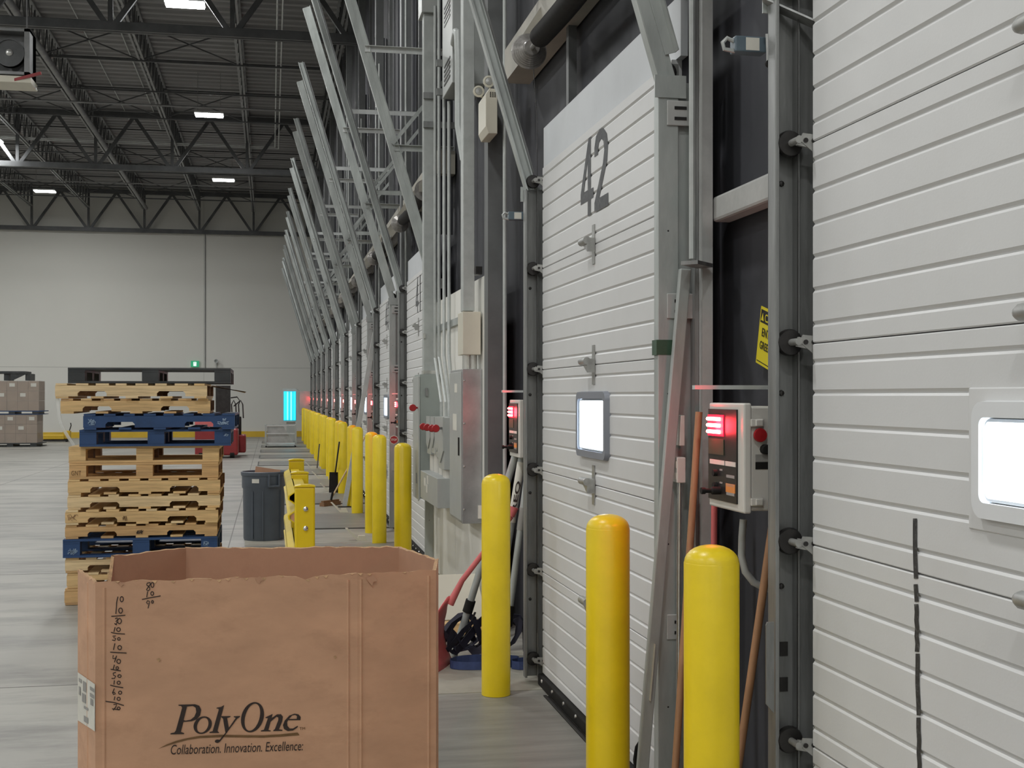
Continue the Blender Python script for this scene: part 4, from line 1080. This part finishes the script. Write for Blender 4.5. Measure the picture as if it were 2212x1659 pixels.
# bracket plates at the knee of the nearest track
t = thing('guide_bracket', (1.56, 3.6, 2.93), 'dark angled guide bracket at the top of the nearest track', 'bracket')
MB().bar((1.50, 3.66, 2.965), (1.63, 3.56, 2.87), .05, .006, (0, .3, 1)).build('guide_plate', M_GALVD, t)
MB().bar((1.51, 3.63, 2.97), (1.66, 3.5, 3.06), .008, .02, (0, 0, 1)).build('guide_arm', M_GALVD, t)
# low guard plate with square holes on the nearest track
t = thing('track_guard', (1.5, 3.64, .95), 'small steel guard plate low on the nearest door track', 'plate')
MB().prism([(1.485, .80), (1.485, 1.04), (1.489, 1.05), (1.511, 1.05), (1.511, .77)], lambda a, b, cc: (a, cc, b), 3.60, 3.606).build('guard_sheet', M_GALVD, t)
for z in (.955, .845): MB().box(1.552, 1.578, 3.652, 3.6545, z - .022, z + .022).build('square_hole', M_BLKM, t)
# leaning load bar
lbp0, lbp1 = Vector((1.60, 4.70, 2.24)), Vector((1.415, 4.74, .012))
t = thing('load_bar', (1.41, 4.74, 0), 'long galvanized load bar leaning on the near track of door 42', 'load bar')
MB().bar(lbp0, lbp1, .045, .03, (0, 1, 0)).build('bar', M_GALV, t, bevel=.004)
pp = lbp0.lerp(lbp1, .66); MB().bar(pp + Vector((-.001, -.0235, 0)), lbp0.lerp(lbp1, .76) + Vector((-.001, -.0235, 0)), .001, .02, (0, 1, 0)).build('bar_sticker', M_PAPER, t)
tag(MB().prism([(1.55, 4.60), (1.60, 4.55), (1.70, 4.66), (1.66, 4.72)], lambda a, b, cc: (a, b, cc), 2.245, 2.26).build('strap_bracket', M_GALVD), 'small flat steel bracket holding the top of the leaning load bar', 'bracket')
def pole(name, p, q, r, m, label, cat, n=12):
    return tag(MB().tube([p, q], r, n).build(name, m, smooth=True), label, cat)
pole('broom_handle', (1.605, 4.55, 1.68), (1.47, 4.5, .0), .014, M_HANDLE, 'brown wooden handle leaning between the load bar and the nearest bollard', 'handle')
pole('broom_handle', (1.70, 4.05, 1.34), (1.485, 4.02, .0), .014, M_HANDLE, 'brown wooden handle leaning behind the nearest door track', 'handle')
pole('red_pole', (1.63, 4.45, 1.34), (1.60, 4.4, .0), .012, M_RED, 'red pole standing under the nearest control box', 'pole')
# stop label strip on the post
t = thing('stop_label', (1.648, 4.68, 1.2), 'grey label strip with rotated STOP lettering on the post', 'label')
box('label_strip', M_PAPERG, t, 1.647, 1.650, 4.715, 4.775, 1.12, 1.33)
text_on('label_text', 'STOP', M_INK, t, (1.6462, 4.735, 1.17), (0, 0, 1), (0, 1, 0), .11, .03)
# junction boxes on the conduit
t = thing('sensor_box', (1.6, 4.8, 1.55), 'small white wedge sensor box beside the load bar', 'sensor box')
MB().prism([(1.585, 1.545), (1.578, 1.545), (1.583, 1.665), (1.60, 1.665), (1.60, 1.545)], lambda a, b, cc: (a, cc, b), 4.70, 4.75).build('sensor_case', M_BOXW, t, bevel=.003)
t = thing('junction_box', (1.6, 4.78, 1.42), 'small grey junction box with four oval knockouts beside the load bar', 'junction box')
box('box_body', M_BOXW, t, 1.565, 1.60, 4.69, 4.74, 1.40, 1.50, bevel=.003)
for zz in (1.425, 1.47):
    for yy in (4.70, 4.722): box('knockout', M_PAPER, t, 1.5635, 1.5655, yy, yy + .014, zz - .012, zz + .014)
pole('conduit', (1.585, 4.72, 1.40), (1.585, 4.74, .02), .011, M_CHROME, 'bright thin conduit dropping below the grey junction box', 'conduit')
# green tape wrapped on the near track of door 42
yt = yl(0) - DW
tag(MB().box(1.508, 1.585, yt - .123, yt - .062 - .0, 1.905, 1.965).build('tape_patch', M_TAPE), 'dark green tape wrapped around the near track of door 42', 'tape')
# hose under the nearest control box
hp = [atY(x, y, 4.15) for x, y in ((1606, 1122), (1603, 1160), (1602, 1200), (1610, 1235), (1628, 1258), (1652, 1270), (1690, 1280))]
hp = [Vector((min(p.x, 1.80), p.y, p.z)) for p in hp]
tag(MB().tube(hp, .013, 10).build('flexible_hose', M_ENC, smooth=True), 'grey flexible hose curving down from the nearest control box', 'hose')
hk = [atX(x, y, 1.54) for x, y in ((1376, 1668), (1374, 1640), (1377, 1615), (1384, 1598))]
tag(MB().tube(hk, [.012, .014, .012, .005], 8).build('rubber_hook', M_BLACK, smooth=True), 'black rubber hook standing at the bottom of door 42', 'hook')

# ================================================================== BETWEEN DOOR 42 AND THE WHITE BOARD
# red snow shovel
s0 = atY(965, 1438, 7.95); s0.z = .01; s1 = atY(972, 1288, 7.98); s2 = atY(1104, 1116, 7.86)
sh = thing('snow_shovel', (s0.x, s0.y, 0), 'red plastic shovel leaning towards the far track of door 42', 'shovel')
mb = MB(); nu, nv = 10, 8; vs = []
ax = (s1 - s0); bw = Vector((.19, .47, 0)).normalized()
for i in range(nu + 1):
    f = i / nu
    for j in range(nv + 1):
        g = j / nv * 2 - 1
        wdt = .19 * (1 - .9 * max(0, f - .72) / .28) if f > .72 else .19
        p_ = s0 + ax * f + bw * (g * wdt) + Vector((-.07, 0, 0)) * (math.sin(f * math.pi) * .9 + (g * g) * .25 - .1)
        vs.append(p_)
fs = [(i * (nv + 1) + j, i * (nv + 1) + j + 1, (i + 1) * (nv + 1) + j + 1, (i + 1) * (nv + 1) + j) for i in range(nu) for j in range(nv)]
mb.add(vs, fs); o = mb.build('blade', M_RED, sh, smooth=True); sm = o.modifiers.new('thick', 'SOLIDIFY'); sm.thickness = .006
MB().tube([s1 + Vector((0, 0, -.05)), s1.lerp(s2, .2), s2], [.026, .018, .017], 12).build('shaft', M_RED, sh, smooth=True)
MB().tube([s2, s2 + Vector((.02, 0, .06))], [.02, .03], 10).build('grip', M_RED, sh, smooth=True)
# load-lock poles
def llpole(a, b, Y0, Y1, r, label, parts):
    p = atY(*a, Y0); q = atY(*b, Y1)
    q2 = q + (q - p) * max(0, q.z / max(1e-3, (p.z - q.z))); q2.z = .012
    t = thing('load_lock_pole', q2, label, 'pole', 'load-lock poles leaning by door 42')
    MB().tube([p, q2], r, 14).build('tube', M_GALV, t, smooth=True)
    d = q2 - p
    for f0, f1, rr, m in parts: MB().tube([p + d * f0, p + d * f1], rr, 14).build('sleeve', m, t, smooth=True)
    return t, p, q2
t, p, q = llpole((1113, 985), (985, 1405), 8.05, 8.25, .024, 'grey load-lock pole with a black ratchet collar beside the red shovel', [(.72, .78, .034, M_BLACK), (.9, .95, .03, M_BLACK)])
d = q - p; MB().bar(p + d * .78 + Vector((.05, -.02, 0)), p + d * .92 + Vector((.03, -.02, 0)), .02, .012).build('ratchet_arm', M_BLKM, t)
t, p, q = llpole((1128, 985), (1075, 1320), 7.95, 7.95, .024, 'grey load-lock pole with white lettered sleeve next to the bollard', [(.03, .32, .0262, M_PAPER)])
d = (q - p); tx = -d.normalized(); o_ = p + d * .27 + Vector((.016, -.030, 0)); side = Vector((0, -1, 0)).cross(tx).normalized()
text_on('sleeve_text', 'REQ', M_INK, t, o_, tx, -side if side.x > 0 else side, .2, .034, bold=.02)
llpole((1143, 1000), (1100, 1330), 7.85, 7.85, .022, 'dark load-lock pole with a scuffed white sleeve at the far track of door 42', [(.22, .33, .0245, M_PAPERG), (.7, .8, .03, M_BLKM)])
# straps on the floor
def loop(cx, cy, rx, ry, z, n=22, wob=.1, seed=1):
    rn = random.Random(seed); k_ = [1 + rn.uniform(-wob, wob) for _ in range(n)]
    return [Vector((cx + rx * k_[i % n] * math.cos(2 * math.pi * i / n), cy + ry * k_[i % n] * math.sin(2 * math.pi * i / n), z)) for i in range(n + 1)]
b0 = atZ(1040, 1452, 0)
tag(MB().ribbon(loop(b0.x + .04, b0.y + .15, .22, .12, .032, 26, .05, 2), .05, (0, 0, 1)).build('ratchet_strap', M_STRAPB), 'blue webbing strap coiled on the floor behind the bollard', 'strap', 'webbing straps on the floor')
b1 = atZ(1128, 1448, 0)
tag(MB().ribbon(loop(b1.x + .02, b1.y + .05, .08, .07, .032, 18, .06, 3), .05, (0, 0, 1)).build('ratchet_strap', M_STRAPB), 'blue webbing strap coiled on the floor against the track of door 42', 'strap', 'webbing straps on the floor')
mb = MB(); rn = random.Random(9)
tg = thing('strap_tangle', atZ(1010, 1425, 0), 'tangled navy webbing strap on the floor beside the red shovel', 'strap', 'webbing straps on the floor')
for i in range(7):
    cx = atZ(985 + i * 16, 1425, 0)
    pts = [cx + Vector((.16 * math.cos(a * 1.1 + i) , .1 * math.sin(a + i * 2), .06 + .11 * (1 + math.sin(a * 1.7 + i)) * (1 if 0 < a < 4 else .2))) for a in [j * .42 for j in range(11)]]
    MB().ribbon(pts, .055, (math.sin(i), .6, math.cos(i * 1.7))).build('webbing', M_STRAPK, tg)
# timber and plywood by the board
tag(MB().box(.55, 1.56, 9.0, 9.1, .004, .09).build('timber_plank', M_WOOD[0], bevel=.004), 'short timber plank lying on the floor before the white board', 'plank')
tag(MB().box(.7, 1.56, 9.13, 9.2, .004, .05).build('timber_plank', M_WOOD[2], bevel=.003), 'thin pale timber strip behind the short timber plank', 'plank')
mb = MB(); mb.add([(.72, 9.15, .09), (1.57, 9.15, .09), (1.57, 9.6, .36), (.72, 9.6, .36), (.72, 9.16, .075), (1.57, 9.16, .075), (1.57, 9.61, .345), (.72, 9.61, .345)],
                  [(0, 1, 2, 3), (7, 6, 5, 4), (0, 4, 5, 1), (1, 5, 6, 2), (2, 6, 7, 3), (3, 7, 4, 0)])
tag(mb.build('plywood_sheet', M_CREAM), 'pale plywood sheet leaning low against the white board', 'sheet')

# ================================================================== TOOLS BY THE FAR DOORS
q = atZ(712, 1092, 0); p = atY(796, 930, q.y + .6)
bm_ = thing('push_broom', q, 'push broom with pale wooden handle leaning on a far bollard', 'broom')
MB().tube([p, q + Vector((.02, 0, .1))], .014, 10).build('handle', M_HANDL2, bm_, smooth=True)
MB().tube([q + Vector((.05, 0, .22)), q + Vector((.02, 0, .07))], .018, 10).build('socket', M_BLACK, bm_)
MB().bar(q + Vector((-.12, -.16, .07)), q + Vector((.14, .16, .07)), .05, .035).build('broom_head', M_WOODD, bm_)
MB().bar(q + Vector((-.13, -.17, .03)), q + Vector((.15, .17, .03)), .09, .055).build('bristles', M_WOODD, bm_)
q = atZ(744, 1096, 0); p = atY(815, 690, 19.16)
t = thing('load_bar', q, 'long pale load bar leaning across the second door beyond the electrical panels', 'load bar')
MB().bar(p, q + Vector((0, 0, .02)), .07, .05, (0, 1, 0)).build('bar', M_GALVB, t)
box('foot_pad', M_BLKM, t, q.x - .1, q.x + .1, q.y - .06, q.y + .06, .004, .02)
p = atY(733, 955, 21.9); q = atZ(724, 1066, 0)
t = thing('black_shovel', q, 'black shovel standing against a far bollard', 'shovel')
MB().tube([p, q + Vector((.0, 0, .35))], .014, 8).build('handle', M_BLKM, t)
MB().bar(q + Vector((0, 0, .38)), q + Vector((-.01, 0, .015)), .2, .02, (0, 1, 0)).build('blade', M_BLACK, t)
p = atY(690, 960, 27.4); q = atZ(685, 1011, 0)
tag(MB().tube([p, q], .014, 8).build('dark_pole', M_BLKM), 'thin dark pole leaning on a far bollard', 'pole')
# small octagonal stop tag on a far bollard
c = atY(851, 950, 15.089)
t = thing('stop_tag', c, 'small red octagonal stop tag on the dark post beside door 41', 'sign')
MB().lathe(c, [(.055, 0), (.055, -.004), (0, -.004)], 8, 'y').build('tag_plate', M_PAPER, t)
MB().lathe(c + Vector((0, -.0045, 0)), [(.048, 0), (.048, -.002), (0, -.002)], 8, 'y').build('tag_face', M_REDB, t)
text_on('tag_text', 'STOP', M_PAPER, t, c + Vector((-.034, -.008, -.012)), (1, 0, 0), (0, 0, 1), .068, .026, bold=.02)

# ================================================================== FAR END OF THE HALL
# insect lamp with cyan tubes
c = atY(626, 878, 46.0)
t = thing('insect_lamp', (c.x, 46.0, 0), 'tall insect lamp with glowing cyan tubes at the far end of the bollards', 'lamp')
W_ = .24; z0, z1 = .80, 2.02
box('lamp_case', M_ENC, t, c.x - W_ - .01, c.x + W_ + .01, 46.0, 46.3, z0, z1)
box('glowing_reflector', M_CYANB, t, c.x - W_ + .02, c.x + W_ - .02, 45.985, 46.0, z0 + .06, z1 - .1)
for i, xx in enumerate((-.17, -.08, .05, .17)):
    MB().tube([(c.x + xx, 45.965, z0 + .08), (c.x + xx, 45.965, z1 - .12)], .028 if i in (1, 2) else .034, 8).build('tube', M_CYAN if i in (0, 3) else mat('cyan_tube_bright', (.5, 1, 1), .4, emit=(.12, .85, 1.0), estr=1.5), t, smooth=True)
box('stand', M_ENC, t, c.x - .12, c.x + .2, 46.1, 46.3, 0.002, z0)
MB().bar((c.x + .2, 46.2, z1), (1.5, 46.2, 1.7), .02, .02).build('support_arm', M_GALV, t)
# low grey wire cage cart
a = atZ(572, 967, 0); b = atZ(641, 967, 0)
cx0, cx1, cy0 = a.x, b.x, a.y; cy1 = cy0 + .9
t = thing('cage_cart', ((cx0 + cx1) / 2, cy0 + .45, 0), 'low grey steel cage cart in front of the cyan lamp', 'cart')
for x_ in (cx0, cx1 - .06):
    for y_ in (cy0, cy1 - .06): box('corner_post', M_GALV, t, x_, x_ + .06, y_, y_ + .06, .03, .76)
for z_ in (.12, .44, .72):
    box('rail', M_GALVB, t, cx0 + .06, cx1 - .06, cy0 + .01, cy0 + .04, z_, z_ + .035); box('rail', M_GALV, t, cx0 + .06, cx1 - .06, cy1 - .04, cy1 - .01, z_, z_ + .035)
    box('rail', M_GALV, t, cx0 + .01, cx0 + .04, cy0 + .06, cy1 - .06, z_, z_ + .035); box('rail', M_GALV, t, cx1 - .04, cx1 - .01, cy0 + .06, cy1 - .06, z_, z_ + .035)
box('deck', M_GALVB, t, cx0 + .05, cx1 - .05, cy0 + .05, cy1 - .05, .06, .1)
MB().prism([(cx0 + .08, .16), (cx1 - .1, .16), (cx0 + .62, .70), (cx0 + .08, .70)], lambda p_, q_, c_: (p_, c_, q_), cy0 + .1, cy0 + .13).build('dark_panel', M_POST, t)
for x_ in (cx0 + .02, cx1 - .06):
    for y_ in (cy0 + .03, cy1 - .06): MB().cyl((x_ - .0, y_, .035), (x_ + .04, y_, .035), .033, 12).build('wheel', M_BLACK, t)
t.location.z = .0145
# red rider pallet truck behind the stack
g = atZ(470, 990, 0); gx, gy = g.x, g.y
t = thing('pallet_truck', (gx, gy, 0), 'red and black rider pallet truck parked behind the pallet stack', 'truck')
box('chassis', M_REDT, t, gx - .62, gx + .56, gy, gy + 1.1, .08, .82, bevel=.05)
box('battery_cover', M_RED, t, gx - .62, gx - .05, gy - .01, gy + .9, .82, 1.16, bevel=.03)
box('backrest', M_BLACK, t, gx + .3, gx + .62, gy + 1.2, gy + 1.5, .6, 1.15, bevel=.03)
box('rear_housing', M_REDT, t, gx + .25, gx + .75, gy + 1.15, gy + 1.9, .1, .62, bevel=.04)
for x_ in (gx + .36, gx + .56): MB().tube([(x_, gy + 1.4, 1.1), (x_ - .02, gy + 1.4, 1.5), (x_ + .04, gy + 1.4, 1.62), (x_ + .1, gy + 1.4, 1.5), (x_ + .12, gy + 1.4, 1.1)], .018, 8).build('grab_bar', M_BLKM, t, smooth=True)
MB().tube([(gx + .05, gy + 1.4, 1.66), (gx + .5, gy + 1.4, 1.72), (gx + .58, gy + 1.4, 1.6), (gx + .4, gy + 1.4, 1.45)], .02, 8).build('steering_bar', M_BLKM, t, smooth=True)
MB().prism([(gx + .08, 1.1), (gx + .32, 1.1), (gx + .3, 1.75)], lambda p_, q_, c_: (p_, c_, q_), gy + 1.15, gy + 1.2).build('red_flag_panel', M_RED, t)
MB().tube([(gx + .33, gy + 1.17, 1.05), (gx + .31, gy + 1.17, 1.8)], .012, 6).build('flag_pole', M_GALVB, t)
box('mast', M_BLKM, t, gx - .1, gx + .32, gy + 1.1, gy + 1.16, .9, 2.05)
for x_ in (gx - .45, gx + .4): MB().cyl((x_ - .06, gy + .1, .11), (x_ + .06, gy + .1, .11), .11, 16).build('wheel', M_BLACK, t)
# wrapped carton loads
def load(xr, yb, yt, Yl, zb, lbl, seed):
    rn = random.Random(seed); b_ = atY(xr, yb, Yl); x1 = b_.x; W = 1.75; x0 = x1 - W; zt = atY(xr, yt, Yl).z
    t = thing('wrapped_load', ((x0 + x1) / 2, Yl + .6, zb), lbl, 'pallet load', 'stretch-wrapped carton loads')
    pz = zb + .13
    box('pallet_deck', M_BLUE if zb > .5 else M_PLAS, t, x0 - .03, x1 + .12, Yl - .02, Yl + 1.2, pz - .03, pz)
    box('pallet_base', M_BLUE if zb > .5 else M_PLAS, t, x0 - .03, x1 + .12, Yl - .02, Yl + 1.2, zb, zb + .02)
    for f in (0, .45, .9): box('pallet_block', M_PLAS, t, x0 + f * (W - .05), x0 + f * (W - .05) + .2, Yl - .01, Yl + 1.18, zb + .02, pz - .03)
    nx, nz = 5, 3
    for i in range(nx):
        for j in range(nz):
            w_ = W / nx; h_ = (zt - pz) / nz
            ca = box('carton', M_CARTON, t, x0 + i * w_ + .003, x0 + (i + 1) * w_ - .003, Yl + rn.uniform(0, .01), Yl + 1.15, pz + j * h_ + .003, pz + (j + 1) * h_ - .003)
            if j >= 1 and (i + j) % 2 == 0 or (i == nx - 1 and j == 2):
                xx = x0 + (i + .5) * w_; zz = pz + (j + .6) * h_
                box('carton_label', M_PAPER, ca, xx - .09, xx + .09, Yl - .004, Yl - .001, zz - .06, zz + .06)
    MB().box(x0 - .01, x1 + .01, Yl - .015, Yl + 1.17, pz, zt + .01).build('stretch_wrap', M_WRAP, t)
    return t, zt, x0, x1
l1, zt1, _, _ = load(80, 957, 896, 45.5, 0.0, 'stretch-wrapped brown carton load on a black pallet on the floor', 1)
l2, zt2, lx0, lx1 = load(84, 888, 823, 45.5, zt1 + .01, 'stretch-wrapped brown carton load stacked on the other load', 2)
t = thing('empty_pallet', (lx1 - .9, 46, zt2 + .02), 'black plastic pallet lying on top of the wrapped loads', 'pallet')
zz = atY(50, 822, 45.6).z; z3 = max(zt2 + .013, zz)
box('pallet_deck', M_PLAS, t, lx0, atY(55, 810, 45.6).x, 45.6, 46.7, z3 + .24, z3 + .32)
for f in (-.4, -1.1): box('pallet_leg', M_PLAS, t, lx1 + f - .08, lx1 + f + .08, 45.7, 46.6, z3, z3 + .24)
MB().prism([(lx1 - .95, z3 + .24), (lx1 - .4, z3 + .24), (lx1 - .85, z3 + .02), (lx1 - .95, z3 + .02)], lambda p_, q_, c_: (p_, c_, q_), 45.62, 45.66).build('gusset', M_PLAS, t)
# yellow pallet jack at the end wall
a = atZ(94, 949, 0); b = atZ(152, 949, 0); jy = 50.0; ax_, bx_ = atY(94, 940, jy).x, atY(150, 940, jy).x
t = thing('pallet_jack', ((ax_ + bx_) / 2, jy, 0), 'low yellow pallet jack parked before the end wall', 'pallet jack')
box('fork', M_YELB, t, ax_ - .4, bx_ - .2, jy, jy + .16, .1, .26, bevel=.02); box('fork', M_YELB, t, ax_ - .4, bx_ - .2, jy + .4, jy + .56, .1, .26, bevel=.02)
box('base_skid', M_BLKM, t, ax_ - .4, bx_ - .05, jy + .02, jy + .5, .03, .1)
box('pump_housing', M_YELB, t, bx_ - .26, bx_, jy + .1, jy + .46, .1, .42, bevel=.03)
MB().tube([(bx_ - .05, jy + .28, .4), (bx_ + .02, jy + .28, .62), (bx_ + .0, jy + .28, .72)], .02, 8).build('handle', M_BLKM, t)
for x_ in (ax_ - .2, bx_ - .1): MB().cyl((x_, jy - .01, .05), (x_, jy + .1, .05), .05, 12).build('wheel', M_BLACK, t)
# exit sign, camera, wall cabinet
c = atY(421, 786, YE - .1)
t = thing('exit_sign', c, 'green running-man exit sign on the white end wall', 'sign')
box('sign_case', M_EXIT, t, c.x - .17, c.x + .17, YE - .09, YE - .02, c.z - .13, c.z + .13)
box('pictogram_door', M_PICT, t, c.x - .06, c.x + .06, YE - .097, YE - .091, c.z - .09, c.z + .08)
MB().lathe((c.x, YE - .099, c.z + .04), [(.02, 0), (0, -.004)], 10, 'y').build('pictogram_head', M_EXIT, t)
MB().bar((c.x - .02, YE - .1, c.z + .01), (c.x + .02, YE - .1, c.z - .06), .01, .03, (0, 1, 0)).build('pictogram_body', M_EXIT, t)
c = atY(467, 780, YE - .15)
t = thing('wall_horn', c, 'small grey alarm horn on the end wall next to the exit sign', 'horn')
MB().lathe((c.x, YE - .08, c.z), [(.03, 0), (.05, -.06), (.09, -.14), (.07, -.14), (0, -.05)], 14, 'y').build('horn_bell', M_ENC, t, smooth=True)
MB().box(c.x - .02, c.x + .02, YE - .08, YE - .01, c.z - .28, c.z + .05).build('horn_bracket', M_ENC, t)
t = thing('wall_cabinet', (1.3, 49.6, 1.0), 'grey cabinet on the far corner of the dock wall beyond the last signals', 'cabinet')
box('cabinet_body', M_ENC, t, 1.12, 1.8, 50.4, 51.2, 1.0, 1.95, bevel=.01); box('cabinet_door', M_ENCG, t, 1.105, 1.12, 50.45, 51.15, 1.05, 1.9)
# fan heater hung from the roof
fy = 23.0; c = atY(20, 113, fy); r0 = atY(64, 140, fy)
t = thing('fan_heater', (c.x, fy, c.z), 'grey suspended fan heater under the roof', 'heater')
zt_, zb_ = atY(20, 60, fy).z, atY(20, 160, fy).z
xl_ = c.x - (r0.x - c.x) - .1
for a_ in ((xl_, r0.x, fy, fy + .6, zt_ - .05, zt_), (xl_, r0.x, fy, fy + .6, zb_, zb_ + .05), (r0.x - .09, r0.x, fy, fy + .6, zb_, zt_), (xl_, xl_ + .08, fy, fy + .6, zb_, zt_), (xl_, r0.x, fy + .3, fy + .6, zb_, zt_)):
    box('case_panel', M_JOIST, t, *a_)
MB().lathe((c.x, fy + .01, c.z), [(.25, 0), (.25, -.02), (.22, -.02), (.215, .1), (.25, .1)], 28, 'y').build('fan_shroud', M_TRUSS, t, smooth=True)
for i in range(5):
    an = i * 2 * math.pi / 5 + .4; dd = Vector((math.cos(an), 0, math.sin(an))); pe = Vector((-math.sin(an), 0, math.cos(an)))
    mb = MB(); q0 = Vector((c.x, fy + .03, c.z)); mb.add([q0 + dd * .05 - pe * .02, q0 + dd * .2 - pe * .07 + Vector((0, .04, 0)), q0 + dd * .205 + pe * .06 - Vector((0, .02, 0)), q0 + dd * .05 + pe * .03], [(0, 1, 2, 3)])
    bo = mb.build('fan_blade', M_ZINC, t); bo.modifiers.new('thick', 'SOLIDIFY').thickness = .004
MB().lathe((c.x, fy - .0, c.z), [(.06, .05), (.06, 0), (.04, -.015), (0, -.02)], 16, 'y').build('fan_hub', M_ZINC, t, smooth=True)
box('drip_tray', M_CREAM, t, xl_, r0.x + .02, fy - .02, fy + .62, zb_ - .14, zb_ - .03)
MB().bar((r0.x - .25, fy + .0, zb_ - .1), (r0.x + .2, fy - .05, zb_ + .03), .04, .05).build('gas_valve', M_REDT, t)
for x_ in (xl_ + .1, r0.x - .1): MB().cyl((x_, fy + .3, zt_), (x_, fy + .3, JZ0), .012, 6).build('hanger_rod', M_JOIST, t)
